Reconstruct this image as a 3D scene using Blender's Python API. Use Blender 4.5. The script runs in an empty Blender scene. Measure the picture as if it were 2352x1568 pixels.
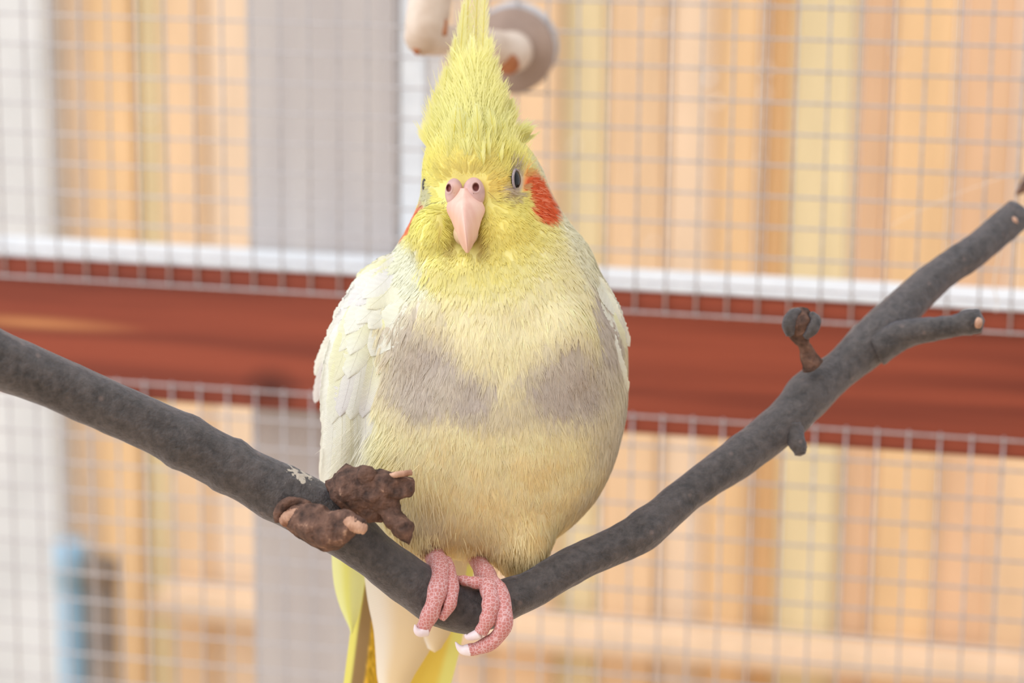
import bpy, bmesh, math, random
import numpy as np
from mathutils import Vector, Matrix, noise as mnoise
from mathutils.bvhtree import BVHTree

random.seed(7)
rng = np.random.default_rng(7)
scene = bpy.context.scene
col = scene.collection

# ------------------------------------------------------------------ camera
F = 5806.0                       # focal length in pixels of the 2352 x 1568 frame
CX, CY = 1176.0, 784.0
CAM_Z = 1.50
g = np.array([-250.0, 25316.0, 5806.0]); g /= np.linalg.norm(g)      # gravity seen from the camera (right, down, forward)
Zc = -g
fw = np.array([0.0, 0.0, 1.0])
Yc = fw - fw.dot(Zc) * Zc; Yc /= np.linalg.norm(Yc)
Xc = np.cross(Yc, Zc)
R = np.stack([Xc, Yc, Zc])       # camera-frame vector -> world vector
CAM = np.array([0.0, 0.0, CAM_Z])

cd = bpy.data.cameras.new('camera')
cam = bpy.data.objects.new('camera', cd)
col.objects.link(cam)
r_, d_, f_ = R[:, 0], R[:, 1], R[:, 2]
cam.matrix_world = Matrix(((r_[0], -d_[0], -f_[0], CAM[0]), (r_[1], -d_[1], -f_[1], CAM[1]),
                           (r_[2], -d_[2], -f_[2], CAM[2]), (0, 0, 0, 1)))
cd.lens = 55.0
cd.sensor_width = 2352 * 55.0 / F
cd.clip_start = 0.02
cd.clip_end = 200
cd.dof.use_dof = True
cd.dof.focus_distance = 0.785
cd.dof.aperture_fstop = 4.6
scene.camera = cam

# ------------------------------------------------------------------ sky and sun
w = bpy.data.worlds.new('overcast_sky'); scene.world = w
w.use_nodes = True
bg = w.node_tree.nodes['Background']
bg.inputs['Color'].default_value = (0.95, 0.97, 1.0, 1)
bg.inputs['Strength'].default_value = 0.98
sd = bpy.data.lights.new('hazy_sun', 'SUN'); sd.energy = 1.8; sd.angle = math.radians(75); sd.color = (1.0, 0.985, 0.96)
sun = bpy.data.objects.new('hazy_sun', sd); col.objects.link(sun)
sun.rotation_euler = Vector((0.62, 0.38, -0.72)).to_track_quat('-Z', 'Y').to_euler()
vs = scene.view_settings
vs.view_transform = 'Standard'; vs.look = 'None'; vs.gamma = 1.0; vs.use_curve_mapping = False
vs.exposure = 0.16

# ------------------------------------------------------------------ helpers
def W(u, v, d):
    u = np.asarray(u, float); v = np.asarray(v, float); d = np.asarray(d, float)
    c = np.stack([(u - CX) / F * d, (v - CY) / F * d, d + 0 * u], -1)
    return c @ R.T + CAM

D0 = 0.82                        # distance of the bird's middle
S = D0 / F                       # metres per pixel there
def B(p):                        # bird coordinates (u, v, w in pixels) -> world
    p = np.asarray(p, float)
    return W(p[..., 0], p[..., 1], D0 + p[..., 2] * S)

def lin(c):
    c = np.asarray(c, float) / 255.0
    return np.where(c <= 0.04045, c / 12.92, ((c + 0.055) / 1.055) ** 2.4)
def rgba(c, a=1.0):
    l = lin(c); return (float(l[0]), float(l[1]), float(l[2]), a)
def sstep(a, b, x):
    t = np.clip((np.asarray(x, float) - a) / (b - a), 0, 1); return t * t * (3 - 2 * t)

def tag(o, label=None, cat=None, group=None, kind=None):
    if label: o['label'] = label
    if cat: o['category'] = cat
    if group: o['group'] = group
    if kind: o['kind'] = kind
    return o
def empty(name, loc):
    o = bpy.data.objects.new(name, None); o.location = Vector(loc); o.empty_display_size = 0.02
    col.objects.link(o); return o
def mk(name, verts, faces, mat, parent=None, smooth=True, attrs=None):
    """verts in world space; the origin goes to the parent's or to the base of the mesh"""
    verts = np.asarray(verts, float).reshape(-1, 3)
    me = bpy.data.meshes.new(name)
    if parent is not None:
        root = np.zeros(3); q = parent
        while q is not None:
            root = root + np.array(q.location); q = q.parent
        org = root
    else:
        org = np.array([(verts[:, 0].min() + verts[:, 0].max()) / 2, (verts[:, 1].min() + verts[:, 1].max()) / 2, verts[:, 2].min()])
    lv = verts - org
    if isinstance(faces, np.ndarray):
        k = faces.shape[1]; nf = len(faces)
        me.vertices.add(len(lv)); me.vertices.foreach_set('co', lv.astype(np.float32).ravel())
        me.loops.add(nf * k); me.loops.foreach_set('vertex_index', faces.astype(np.int32).ravel())
        me.polygons.add(nf); me.polygons.foreach_set('loop_start', np.arange(0, nf * k, k, dtype=np.int32))
        me.update(calc_edges=True); me.validate()
    else:
        me.from_pydata(lv.tolist(), [], [list(f) for f in faces]); me.update()
    if smooth:
        me.polygons.foreach_set('use_smooth', np.ones(len(me.polygons), bool))
    for an, (ty, data) in (attrs or {}).items():
        at = me.attributes.new(an, ty, 'POINT')
        if ty == 'FLOAT_COLOR':
            d4 = np.ones((len(lv), 4), np.float32); d4[:, :3] = data
            at.data.foreach_set('color', d4.ravel())
        else:
            at.data.foreach_set('value', np.asarray(data, np.float32).ravel())
    if mat: me.materials.append(mat)
    o = bpy.data.objects.new(name, me); col.objects.link(o)
    if parent is not None: o.parent = parent
    else: o.location = Vector(org)
    return o

def grid_faces(n, m, close=False):
    i, j = np.meshgrid(np.arange(n - 1), np.arange(m if close else m - 1), indexing='ij')
    a = i * m + j; b = i * m + (j + 1) % m; c = (i + 1) * m + (j + 1) % m; d = (i + 1) * m + j
    return np.stack([a, b, c, d], -1).reshape(-1, 4)

def catmull(P, n):
    P = np.asarray(P, float)
    q = np.vstack([2 * P[0] - P[1], P, 2 * P[-1] - P[-2]])
    ts = np.linspace(0, len(P) - 1 - 1e-9, n); k = ts.astype(int); t = (ts - k)[:, None]
    a, b, c, d = q[k], q[k + 1], q[k + 2], q[k + 3]
    return 0.5 * ((2 * b) + (-a + c) * t + (2 * a - 5 * b + 4 * c - d) * t ** 2 + (-a + 3 * b - 3 * c + d) * t ** 3)

def tube(path, rad, seg=20, caps=True, disp=None):
    """path (n,3) world, rad (n,), returns verts, faces with rounded ends"""
    path = np.asarray(path, float); n = len(path); rad = np.broadcast_to(rad, (n,)).astype(float)
    T = np.gradient(path, axis=0); T /= np.linalg.norm(T, axis=1)[:, None]
    ref = np.array([0.13, 0.2, 1.0]); ref /= np.linalg.norm(ref)
    N = np.cross(T[0], ref)
    if np.linalg.norm(N) < 0.1: N = np.cross(T[0], [1, 0, 0])
    Ns = []
    for i in range(n):
        N = N - N.dot(T[i]) * T[i]; N /= np.linalg.norm(N); Ns.append(N)
    Ns = np.array(Ns); Bs = np.cross(T, Ns)
    th = np.linspace(0, 2 * math.pi, seg, endpoint=False)
    rr = rad[:, None] * np.ones(seg)
    V = path[:, None] + rr[..., None] * (np.cos(th)[None, :, None] * Ns[:, None] + np.sin(th)[None, :, None] * Bs[:, None])
    if disp is not None:
        dirn = (V - path[:, None]); L = np.linalg.norm(dirn, axis=2, keepdims=True) + 1e-12; dirn /= L
        for i in range(n):
            for j in range(seg):
                V[i, j] += dirn[i, j] * disp(V[i, j], i / (n - 1), th[j], rad[i])
    V = V.reshape(-1, 3); fc = [tuple(f) for f in grid_faces(n, seg, True)]
    if caps:
        k = len(V)
        V = np.vstack([V, path[0] - T[0] * rad[0] * 0.35, path[-1] + T[-1] * rad[-1] * 0.35])
        for j in range(seg):
            fc.append((k, (j + 1) % seg, j)); b = (n - 1) * seg; fc.append((k + 1, b + j, b + (j + 1) % seg))
    return V, fc

def box(o, X, Y, Z, bev=0.0012):
    """bevelled box: corner o, edge vectors X, Y, Z (world)"""
    bm = bmesh.new()
    vs_ = [bm.verts.new(Vector(o + a * X + b * Y + c * Z)) for a in (0, 1) for b in (0, 1) for c in (0, 1)]
    for q in ((0, 1, 3, 2), (4, 6, 7, 5), (0, 4, 5, 1), (2, 3, 7, 6), (0, 2, 6, 4), (1, 5, 7, 3)):
        bm.faces.new([vs_[i] for i in q])
    bmesh.ops.recalc_face_normals(bm, faces=bm.faces[:])
    if bev: bmesh.ops.bevel(bm, geom=bm.edges[:], offset=bev, segments=2, affect='EDGES')
    V = np.array([v.co[:] for v in bm.verts]); bm.verts.index_update()
    fc = [tuple(v.index for v in f.verts) for f in bm.faces]; bm.free()
    return V, fc

# ------------------------------------------------------------------ materials
def new_mat(name):
    m = bpy.data.materials.new(name); m.use_nodes = True
    nt = m.node_tree; nt.nodes.clear()
    out = nt.nodes.new('ShaderNodeOutputMaterial')
    return m, nt, out
def mat_noise(name, c1, c2, scale=300, rough=0.7, stretch=(1, 1, 1), bump=0.0, detail=5, lo=0.35, hi=0.65, c3=None, spec=0.3, rot=(0, 0, 0), bdist=0.001):
    m, nt, out = new_mat(name); N = nt.nodes; L = nt.links
    b = N.new('ShaderNodeBsdfPrincipled'); b.inputs['Roughness'].default_value = rough
    b.inputs['Specular IOR Level'].default_value = spec
    tc = N.new('ShaderNodeTexCoord'); mp = N.new('ShaderNodeMapping')
    mp.inputs['Scale'].default_value = stretch; mp.inputs['Rotation'].default_value = rot
    L.new(tc.outputs['Object'], mp.inputs['Vector'])
    no = N.new('ShaderNodeTexNoise'); no.inputs['Scale'].default_value = scale; no.inputs['Detail'].default_value = detail
    L.new(mp.outputs['Vector'], no.inputs['Vector'])
    cr = N.new('ShaderNodeValToRGB'); e = cr.color_ramp.elements
    e[0].position = lo; e[0].color = rgba(c1); e[1].position = hi; e[1].color = rgba(c2)
    if c3 is not None:
        x = cr.color_ramp.elements.new(min(0.99, hi + 0.1)); x.color = rgba(c3)
    L.new(no.outputs['Fac'], cr.inputs['Fac']); L.new(cr.outputs['Color'], b.inputs['Base Color'])
    if bump:
        bp = N.new('ShaderNodeBump'); bp.inputs['Strength'].default_value = bump; bp.inputs['Distance'].default_value = bdist
        L.new(no.outputs['Fac'], bp.inputs['Height']); L.new(bp.outputs['Normal'], b.inputs['Normal'])
    L.new(b.outputs['BSDF'], out.inputs['Surface'])
    return m
def mat_feather(name, transl=0.25, barb=False):
    m, nt, out = new_mat(name); N = nt.nodes; L = nt.links
    at = N.new('ShaderNodeAttribute'); at.attribute_name = 'col'
    d = N.new('ShaderNodeBsdfDiffuse'); t = N.new('ShaderNodeBsdfTranslucent'); mx = N.new('ShaderNodeMixShader')
    mx.inputs['Fac'].default_value = transl
    src = at.outputs['Color']
    if barb:
        a2 = N.new('ShaderNodeAttribute'); a2.attribute_name = 'barb'
        ma = N.new('ShaderNodeMath'); ma.operation = 'SINE'; L.new(a2.outputs['Fac'], ma.inputs[0])
        bp = N.new('ShaderNodeBump'); bp.inputs['Strength'].default_value = 0.35; bp.inputs['Distance'].default_value = 0.00012
        L.new(ma.outputs[0], bp.inputs['Height']); L.new(bp.outputs['Normal'], d.inputs['Normal'])
    L.new(src, d.inputs['Color']); L.new(src, t.inputs['Color'])
    L.new(d.outputs[0], mx.inputs[1]); L.new(t.outputs[0], mx.inputs[2]); L.new(mx.outputs[0], out.inputs['Surface'])
    return m

M_plume = mat_feather('plumage_barbs', 0.42)
M_crest = mat_feather('crest_barbs', 0.62)
M_vane = mat_feather('feather_vane', 0.35, True)

def mat_wood(name, base, dark, light, grain=(1, 1, 1), scale=60, rough=0.6, spec=0.3):
    return mat_noise(name, dark, light, scale=scale, rough=rough, stretch=grain, detail=6, lo=0.3, hi=0.7, spec=spec)

# ------------------------------------------------------------------ the aviary front: frame of the mesh plane
Lv = np.array([-26500.0, -1593.0, 5806.0]); Lv = Lv - Lv.dot(Zc) * Zc; Lv /= np.linalg.norm(Lv)
MX = R @ (-Lv)                              # along the mesh, to the right
MZ = np.array([0.0, 0.0, 1.0])
MN = np.cross(MZ, MX)                       # away from the camera
if MN.dot(R[:, 2]) < 0: MN = -MN
MO = W(1176, 784, 1.06)
def onplane(u, v, off=0.0):
    """plane coordinates (a, z) where the pixel's ray meets the plane set back by off"""
    o = MO + MN * off
    dr = W(u, v, 1.0) - CAM
    t = (o - CAM).dot(MN) / dr.dot(MN)
    p = CAM + dr * t
    return (p - MO).dot(MX), p[2]
def PP(a, z, off=0.0):
    return np.array([MO[0], MO[1], 0]) + MX * a + MN * off + MZ * z
def slab(name, a0, a1, off0, off1, z0, z1, mat, parent=None, bev=0.0012):
    V, fc = box(PP(a0, z0, off0), MX * (a1 - a0), MN * (off1 - off0), MZ * (z1 - z0), bev)
    return mk(name, V, fc, mat, parent, smooth=False)

WIRE = 0.00050
a_l = onplane(-1500, 784)[0]; a_r = onplane(3400, 784)[0]
z_rt = onplane(1176, 652)[1]; z_rb = onplane(1176, 979)[1]
z_hi = onplane(1176, -330)[1]; z_lo = onplane(1176, 1900)[1]

# ---- unseen floor and back wall, added to bounce light and dim the front
M_bouncefloor = mat_noise('bounce_floor_boards', (206, 182, 154), (228, 204, 174), scale=18, stretch=(1, 12, 1), rough=0.7)
fl = 0.55
ff = tag(mk('floor', [(-3, -1.5, fl), (3, -1.5, fl), (3, 4.5, fl), (-3, 4.5, fl)], [(0, 1, 2, 3)], M_bouncefloor, smooth=False), kind='structure')

M_bouncewall = mat_noise('bounce_wall_boards', (214, 198, 178), (230, 214, 194), scale=14, stretch=(10, 10, 1), rough=0.8)
tag(mk('bounce_wall', box(np.array([-0.3, -0.95, fl]), np.array([3.2, 0, 0]), np.array([0, 0.05, 0]), np.array([0, 0, 2.4]), 0)[0],
       box(np.array([-0.3, -0.95, fl]), np.array([3.2, 0, 0]), np.array([0, 0.05, 0]), np.array([0, 0, 2.4]), 0)[1], M_bouncewall, smooth=False), kind='structure')
# ---- rail, and a white strip standing for its lit top face
M_rail = None
def rail_material():
    m, nt, out = new_mat('red_stained_timber'); N = nt.nodes; L = nt.links
    b = N.new('ShaderNodeBsdfPrincipled'); b.inputs['Roughness'].default_value = 0.55; b.inputs['Specular IOR Level'].default_value = 0.3
    tc = N.new('ShaderNodeTexCoord'); mp = N.new('ShaderNodeMapping')
    ang = math.atan2(MX[1], MX[0]); mp.inputs['Rotation'].default_value = (0, 0, -ang)
    L.new(tc.outputs['Object'], mp.inputs['Vector'])
    mp2 = N.new('ShaderNodeMapping'); mp2.inputs['Scale'].default_value = (4, 60, 95); L.new(mp.outputs['Vector'], mp2.inputs['Vector'])
    no = N.new('ShaderNodeTexNoise'); no.inputs['Scale'].default_value = 1.0; no.inputs['Detail'].default_value = 4; no.inputs['Distortion'].default_value = 0.4
    L.new(mp2.outputs['Vector'], no.inputs['Vector'])
    cr = N.new('ShaderNodeValToRGB'); e = cr.color_ramp.elements
    e[0].position = 0.28; e[0].color = rgba((110, 50, 38)); e[1].position = 0.62; e[1].color = rgba((148, 72, 52))
    L.new(no.outputs['Fac'], cr.inputs['Fac'])
    # a dark knot and a scuffed, bare streak
    def spot(cx, cz, rx, rz):
        s = N.new('ShaderNodeMapping'); s.vector_type = 'POINT'
        s.inputs['Scale'].default_value = (1 / rx, 0.0, 1 / rz); s.inputs['Location'].default_value = (-cx / rx, 0, -cz / rz)
        L.new(mp.outputs['Vector'], s.inputs['Vector'])
        g_ = N.new('ShaderNodeTexGradient'); g_.gradient_type = 'SPHERICAL'; L.new(s.outputs['Vector'], g_.inputs['Vector'])
        return g_.outputs['Fac']
    ac = (a_l + a_r) / 2
    ka, kz = onplane(622, 893); sa, sz = onplane(70, 742)
    k = spot(ka - ac, kz - z_rb, 0.016, 0.012)
    mx = N.new('ShaderNodeMixRGB'); mx.inputs['Color2'].default_value = rgba((78, 36, 28)); L.new(k, mx.inputs['Fac']); L.new(cr.outputs['Color'], mx.inputs['Color1'])
    s_ = spot(sa - ac, sz - z_rb, 0.055, 0.004)
    mu = N.new('ShaderNodeMath'); mu.operation = 'MULTIPLY'; mu.inputs[1].default_value = 0.75; L.new(s_, mu.inputs[0])
    m2 = N.new('ShaderNodeMixRGB'); m2.inputs['Color2'].default_value = rgba((206, 142, 92)); L.new(mu.outputs[0], m2.inputs['Fac']); L.new(mx.outputs['Color'], m2.inputs['Color1'])
    L.new(m2.outputs['Color'], b.inputs['Base Color']); L.new(b.outputs['BSDF'], out.inputs['Surface'])
    return m
M_rail = rail_material()
M_white = mat_noise('lit_white_paint', (224, 229, 236), (234, 239, 245), scale=120, rough=0.5)  # lit faces of the white frame, brightness put into the colour
M_grey = mat_noise('shaded_white_paint', (190, 184, 184), (202, 196, 194), scale=9, stretch=(6, 6, 0.6), rough=0.7)  # shaded front of the same frame, shade put into a grey colour
M_wire = mat_noise('galvanised_wire', (168, 165, 169), (196, 193, 197), scale=500, rough=0.5, spec=0.5)

rail = slab('timber_rail', a_l, a_r, 0.0012, 0.040, z_rb, z_rt, M_rail, None, 0.0015)
tag(rail, 'reddish brown stained timber rail running across behind the bird, with a dark knot', 'rail')
lit_top = slab('lit_top_strip', a_l, a_r, 0.0014, 0.041, z_rt - 0.0002, z_rt + 0.0012, M_white, None, 0.0004)  # lit top face of the rail, built as a separate white strip
tag(lit_top, 'thin white strip standing for the lit top face of the reddish brown rail', 'strip')

# ---- post behind the rail: shaded front painted grey, lit side a white strip
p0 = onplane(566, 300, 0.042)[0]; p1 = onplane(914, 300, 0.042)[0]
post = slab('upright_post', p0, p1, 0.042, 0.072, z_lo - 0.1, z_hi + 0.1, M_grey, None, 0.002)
tag(post, 'wide upright post with shade painted into its pale grey front, behind the wire mesh and the rail', 'post')
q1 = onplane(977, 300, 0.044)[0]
lit_side = slab('lit_side_strip', p1 + 0.0002, q1, 0.044, 0.075, z_lo - 0.1, z_hi + 0.1, M_white, None, 0.001)  # lit side face of the post, built as a separate white strip
tag(lit_side, 'narrow white strip standing for the lit side face of the upright post', 'lit_side')

# ---- two welded wire mesh panels
def mesh_panel(label, z0, z1):
    root = empty('mesh_panel', PP((a_l + a_r) / 2, z0, 0)); tag(root, label, 'wire mesh', 'welded wire mesh panels of the aviary front')
    pit = 0.0127
    th = np.linspace(0, 2 * math.pi, 8, endpoint=False)
    ref = {}
    def wire(p, q, key):
        p = np.array(p); q = np.array(q)
        if key in ref:
            o = bpy.data.objects.new('wire', ref[key][0]); col.objects.link(o); o.parent = root
            o.location = Vector(p - ref[key][1]); return
        V, fc = tube(np.array([p, (p + q) / 2, q]), WIRE, 8)
        o = mk('wire', V, fc, M_wire, root); ref[key] = (o.data, p)
    na = int((a_r - a_l) / pit)
    ph = onplane(318, 300)[0]
    k0 = math.ceil((a_l - ph) / pit); k1 = math.floor((a_r - ph) / pit)
    for k in range(k0, k1 + 1):
        a = ph + k * pit
        wire(PP(a, z0 - 0.001, -0.0004), PP(a, z1 + 0.001, -0.0004), 'v')
    for k in range(int((z1 - z0) / pit + 0.5) + 1):
        z = z0 + k * (z1 - z0) / int((z1 - z0) / pit + 0.5)
        wire(PP(a_l, z, -0.0015), PP(a_r, z, -0.0015), 'h')
    return root
mesh_panel('galvanised wire mesh above the reddish rail, stapled to its upper edge', z_rt - 0.0085, z_rt - 0.0085 + 0.0127 * 17)
mesh_panel('galvanised wire mesh below the reddish rail, stapled to its lower edge', z_rb + 0.0085 - 0.0127 * 18, z_rb + 0.0085)

# ---- board fence outside
FO = 0.72
def wood(name, c, k=1.0):
    c = np.array(c, float)
    return mat_noise(name, np.clip(c * [0.87, 0.85, 0.82], 0, 255), np.clip(c * [0.97, 0.95, 0.92], 0, 255), scale=7, stretch=(9, 9, 1.0), rough=0.75, detail=5, lo=0.3, hi=0.7)
WOODS = {'peach': wood('peach_board', (246, 216, 182)), 'amber': wood('amber_board', (245, 211, 168)), 'pale': wood('straw_board', (238, 224, 186)),
         'tan': wood('tan_board', (234, 196, 150)), 'rose': wood('rose_board', (240, 204, 172)), 'cream': wood('cream_board', (247, 224, 200))}
def fence(label, spans, z0, z1, off):
    a0 = onplane(spans[0][0], 400, off)[0]; a1 = onplane(spans[-1][1], 400, off)[0]
    root = empty('board_fence', PP((a0 + a1) / 2, z0, off)); tag(root, label, 'fence')
    for k, (u0, u1, kind, dz) in enumerate(spans):
        b0 = onplane(u0, 400, off)[0]; b1 = onplane(u1, 400, off)[0]
        slab('plank', b0 + 0.0008, b1 - 0.0008, off + dz, off + dz + 0.018, z0, z1, WOODS[kind], root, 0.0015)
    return root
zf0 = fl; zf1 = z_hi + 0.5
f1 = fence('pale orange board fence seen between the white wall and the grey post', [
    (128, 205, 'cream', 0.004), (205, 312, 'amber', 0), (312, 372, 'pale', 0.006), (372, 470, 'peach', 0), (470, 600, 'cream', 0.003), (600, 760, 'amber', 0)], zf0, zf1, FO)
f2 = fence('pale orange board fence beyond the white lit side of the post, with one wide straw coloured board', [
    (760, 1010, 'peach', 0), (1010, 1130, 'cream', 0.004), (1130, 1290, 'peach', 0), (1290, 1390, 'pale', 0.003), (1390, 1530, 'peach', 0), (1530, 1640, 'cream', 0.003), (1640, 1742, 'amber', 0),
    (1742, 1812, 'tan', 0.010), (1812, 1958, 'pale', 0), (1958, 2040, 'rose', 0.004), (2040, 2190, 'amber', 0), (2190, 2330, 'rose', 0.004), (2330, 2480, 'peach', 0), (2480, 2700, 'rose', 0), (2700, 2860, 'amber', 0.003), (2860, 3050, 'peach', 0), (3050, 3200, 'pale', 0.004), (3200, 3420, 'rose', 0), (3420, 3600, 'amber', 0.003)], zf0, zf1, FO)
# pale ledge along the foot of the fence
zl1 = onplane(1500, 1452, FO - 0.03)[1]; zl0 = onplane(1500, 1500, FO - 0.03)[1]
for (u0, u1, lab) in ((392, 700, 'cream coloured ledge along the foot of the fence beside the dark tub'), (1000, 3600, 'long cream coloured ledge along the foot of the fence under the straw board')):
    b0 = onplane(u0, 1440, FO)[0]; b1 = onplane(u1, 1440, FO)[0]
    o = slab('fence_ledge', b0, b1, FO - 0.045, FO - 0.0005, zl0, zl1, WOODS['cream'], None, 0.003)
    tag(o, lab, 'ledge')
# white wall at the far side
b0 = onplane(-4200, 400, FO - 0.02)[0]; b1 = onplane(118, 400, FO - 0.02)[0]
M_render = mat_noise('white_render', (204, 206, 208), (220, 222, 224), scale=14, rough=0.85)
o = slab('wall_left', b0, b1, FO - 0.02, FO + 0.10, zf0, zf1, M_render, None, 0.004); tag(o, kind='structure')
# blue down pipe and dark tub in front of the fence
def lathe(name, base, prof, mat, parent=None, seg=40):
    th = np.linspace(0, 2 * math.pi, seg, endpoint=False)
    V = np.array([[base[0] + r * math.cos(t), base[1] + r * math.sin(t), base[2] + z] for r, z in prof for t in th])
    return mk(name, V, grid_faces(len(prof), seg, True), mat, parent)
M_blue = mat_noise('blue_plastic', (134, 172, 202), (150, 186, 212), scale=60, rough=0.5)
M_tub = mat_noise('dark_tub', (122, 108, 98), (146, 130, 116), scale=40, rough=0.7)
pu = onplane(168, 1400, FO - 0.10); zt = onplane(168, 1242, FO - 0.10)[1]
base = PP(pu[0], fl, FO - 0.10); h = zt - fl; r = 0.0105
root = empty('water_pipe', base); tag(root, 'blue plastic standpipe in front of the white wall', 'pipe')
lathe('pipe_body', base, [(r, 0), (r, h - 0.03)], M_blue, root)
lathe('pipe_cap', base, [(r, h - 0.034), (r * 1.12, h - 0.034), (r * 1.12, h - 0.003), (r * 0.9, h), (0.0002, h)], M_blue, root)
pu = onplane(238, 1500, FO - 0.10); zt = onplane(238, 1285, FO - 0.10)[1]
base = PP(pu[0], fl, FO - 0.10); h = zt - fl
root = empty('garden_tub', base); tag(root, 'dark brown garden tub beside the blue standpipe', 'tub')
lathe('tub_body', base, [(0.0002, 0.0), (0.0095, 0), (0.0108, h * 0.5), (0.0115, h - 0.012), (0.0102, h - 0.012), (0.0098, h - 0.03)], M_tub, root)
lathe('rim', base, [(0.0114, h - 0.016), (0.0132, h - 0.016), (0.0134, h - 0.002), (0.0120, h), (0.0104, h - 0.002), (0.0100, h - 0.016)], M_tub, root)
# pale flecks stuck to the boards
M_fleck = mat_noise('white_fleck', (250, 250, 250), (255, 255, 255), scale=200, rough=0.6)
def blob(cen, rad, sq=(1, 1, 1), seg=14):
    V = []
    for i in range(8):
        ph = math.pi * (i + 0.5) / 8
        for j in range(seg):
            t = 2 * math.pi * j / seg
            V.append((math.sin(ph) * math.cos(t) * sq[0], math.sin(ph) * math.sin(t) * sq[1], math.cos(ph) * sq[2]))
    V = np.array(V) * rad
    V = V * (1 + 0.12 * np.sin(V[:, :1] * 9 / rad))
    return V @ np.stack([MX, MN, MZ]) + cen, np.vstack([grid_faces(8, seg, True)])
for (u, v, rr) in ((1628, 180, 5.5), (1645, 234, 4.2), (1755, 216, 4.6), (1760, 160, 3.6), (1520, 62, 3.8), (1318, 338, 4.0), (1500, 562, 4.2), (1745, 374, 3.0), (2058, 112, 3.2), (342, 270, 3.5)):
    a, z = onplane(u, v, FO - 0.003)
    V, fc = blob(PP(a, z, FO - 0.001), rr * 2.6 / F, (1, 0.4, 1.1))
    mk('paint_fleck', V, fc, M_fleck, f1 if u < 700 else f2)

# ================================================================== the perching branch
def bark_material():
    m, nt, out = new_mat('grey_bark'); N = nt.nodes; L = nt.links
    b = N.new('ShaderNodeBsdfPrincipled'); b.inputs['Roughness'].default_value = 0.36; b.inputs['Specular IOR Level'].default_value = 0.5
    b.inputs['Sheen Weight'].default_value = 0.28; b.inputs['Sheen Roughness'].default_value = 0.45; b.inputs['Sheen Tint'].default_value = (0.72, 0.78, 1.0, 1)
    tc = N.new('ShaderNodeTexCoord')
    n1 = N.new('ShaderNodeTexNoise'); n1.inputs['Scale'].default_value = 420; n1.inputs['Detail'].default_value = 7; n1.inputs['Roughness'].default_value = 0.65
    n2 = N.new('ShaderNodeTexNoise'); n2.inputs['Scale'].default_value = 95; n2.inputs['Detail'].default_value = 4
    n3 = N.new('ShaderNodeTexVoronoi'); n3.inputs['Scale'].default_value = 150
    for n in (n1, n2, n3): L.new(tc.outputs['Object'], n.inputs['Vector'])
    c1 = N.new('ShaderNodeValToRGB'); e = c1.color_ramp.elements
    e[0].position = 0.32; e[0].color = rgba((22, 18, 18)); e[1].position = 0.68; e[1].color = rgba((100, 91, 89))
    c2 = N.new('ShaderNodeValToRGB'); e = c2.color_ramp.elements
    e[0].position = 0.35; e[0].color = rgba((36, 30, 28)); e[1].position = 0.7; e[1].color = rgba((80, 73, 72))
    L.new(n1.outputs['Fac'], c1.inputs['Fac']); L.new(n2.outputs['Fac'], c2.inputs['Fac'])
    mx = N.new('ShaderNodeMixRGB'); mx.inputs['Fac'].default_value = 0.45; L.new(c1.outputs['Color'], mx.inputs['Color1']); L.new(c2.outputs['Color'], mx.inputs['Color2'])
    # small pale lenticels
    c3 = N.new('ShaderNodeValToRGB'); e = c3.color_ramp.elements
    e[0].position = 0.06; e[0].color = (1, 1, 1, 1); e[1].position = 0.16; e[1].color = (0, 0, 0, 1)
    L.new(n3.outputs['Distance'], c3.inputs['Fac'])
    ml = N.new('ShaderNodeMath'); ml.operation = 'MULTIPLY'; ml.inputs[1].default_value = 0.45; L.new(c3.outputs['Color'], ml.inputs[0])
    m2 = N.new('ShaderNodeMixRGB'); m2.inputs['Color2'].default_value = rgba((128, 108, 102)); L.new(ml.outputs[0], m2.inputs['Fac']); L.new(mx.outputs['Color'], m2.inputs['Color1'])
    # a few lichen scabs near the bark stub
    lich = N.new('ShaderNodeAttribute'); lich.attribute_name = 'lichen'
    n4 = N.new('ShaderNodeTexNoise'); n4.inputs['Scale'].default_value = 330; n4.inputs['Detail'].default_value = 3; L.new(tc.outputs['Object'], n4.inputs['Vector'])
    ad = N.new('ShaderNodeMath'); ad.operation = 'MULTIPLY_ADD'; ad.inputs[1].default_value = 0.32; L.new(lich.outputs['Fac'], ad.inputs[0]); L.new(n4.outputs['Fac'], ad.inputs[2])
    c4 = N.new('ShaderNodeValToRGB'); e = c4.color_ramp.elements
    e[0].position = 0.76; e[0].color = (0, 0, 0, 1); e[1].position = 0.80; e[1].color = (1, 1, 1, 1); L.new(ad.outputs[0], c4.inputs['Fac'])
    m3 = N.new('ShaderNodeMixRGB'); m3.inputs['Color2'].default_value = rgba((196, 184, 168)); L.new(c4.outputs['Color'], m3.inputs['Fac']); L.new(m2.outputs['Color'], m3.inputs['Color1'])
    L.new(m3.outputs['Color'], b.inputs['Base Color'])
    bp = N.new('ShaderNodeBump'); bp.inputs['Strength'].default_value = 0.9; bp.inputs['Distance'].default_value = 0.0010
    L.new(n1.outputs['Fac'], bp.inputs['Height']); L.new(bp.outputs['Normal'], b.inputs['Normal'])
    L.new(b.outputs['BSDF'], out.inputs['Surface'])
    return m
M_bark = bark_material()
M_brownbark = mat_noise('brown_peeling_bark', (56, 42, 38), (118, 88, 75), scale=300, rough=0.8, bump=1.0, detail=9, lo=0.3, hi=0.64, c3=(176, 140, 118), bdist=0.0022)
M_tanwood = mat_noise('bare_tan_wood', (140, 100, 80), (206, 166, 142), scale=220, rough=0.7, bump=0.3, detail=4)
M_cut = mat_noise('cut_end_wood', (168, 128, 106), (206, 168, 146), scale=300, rough=0.7)

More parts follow.
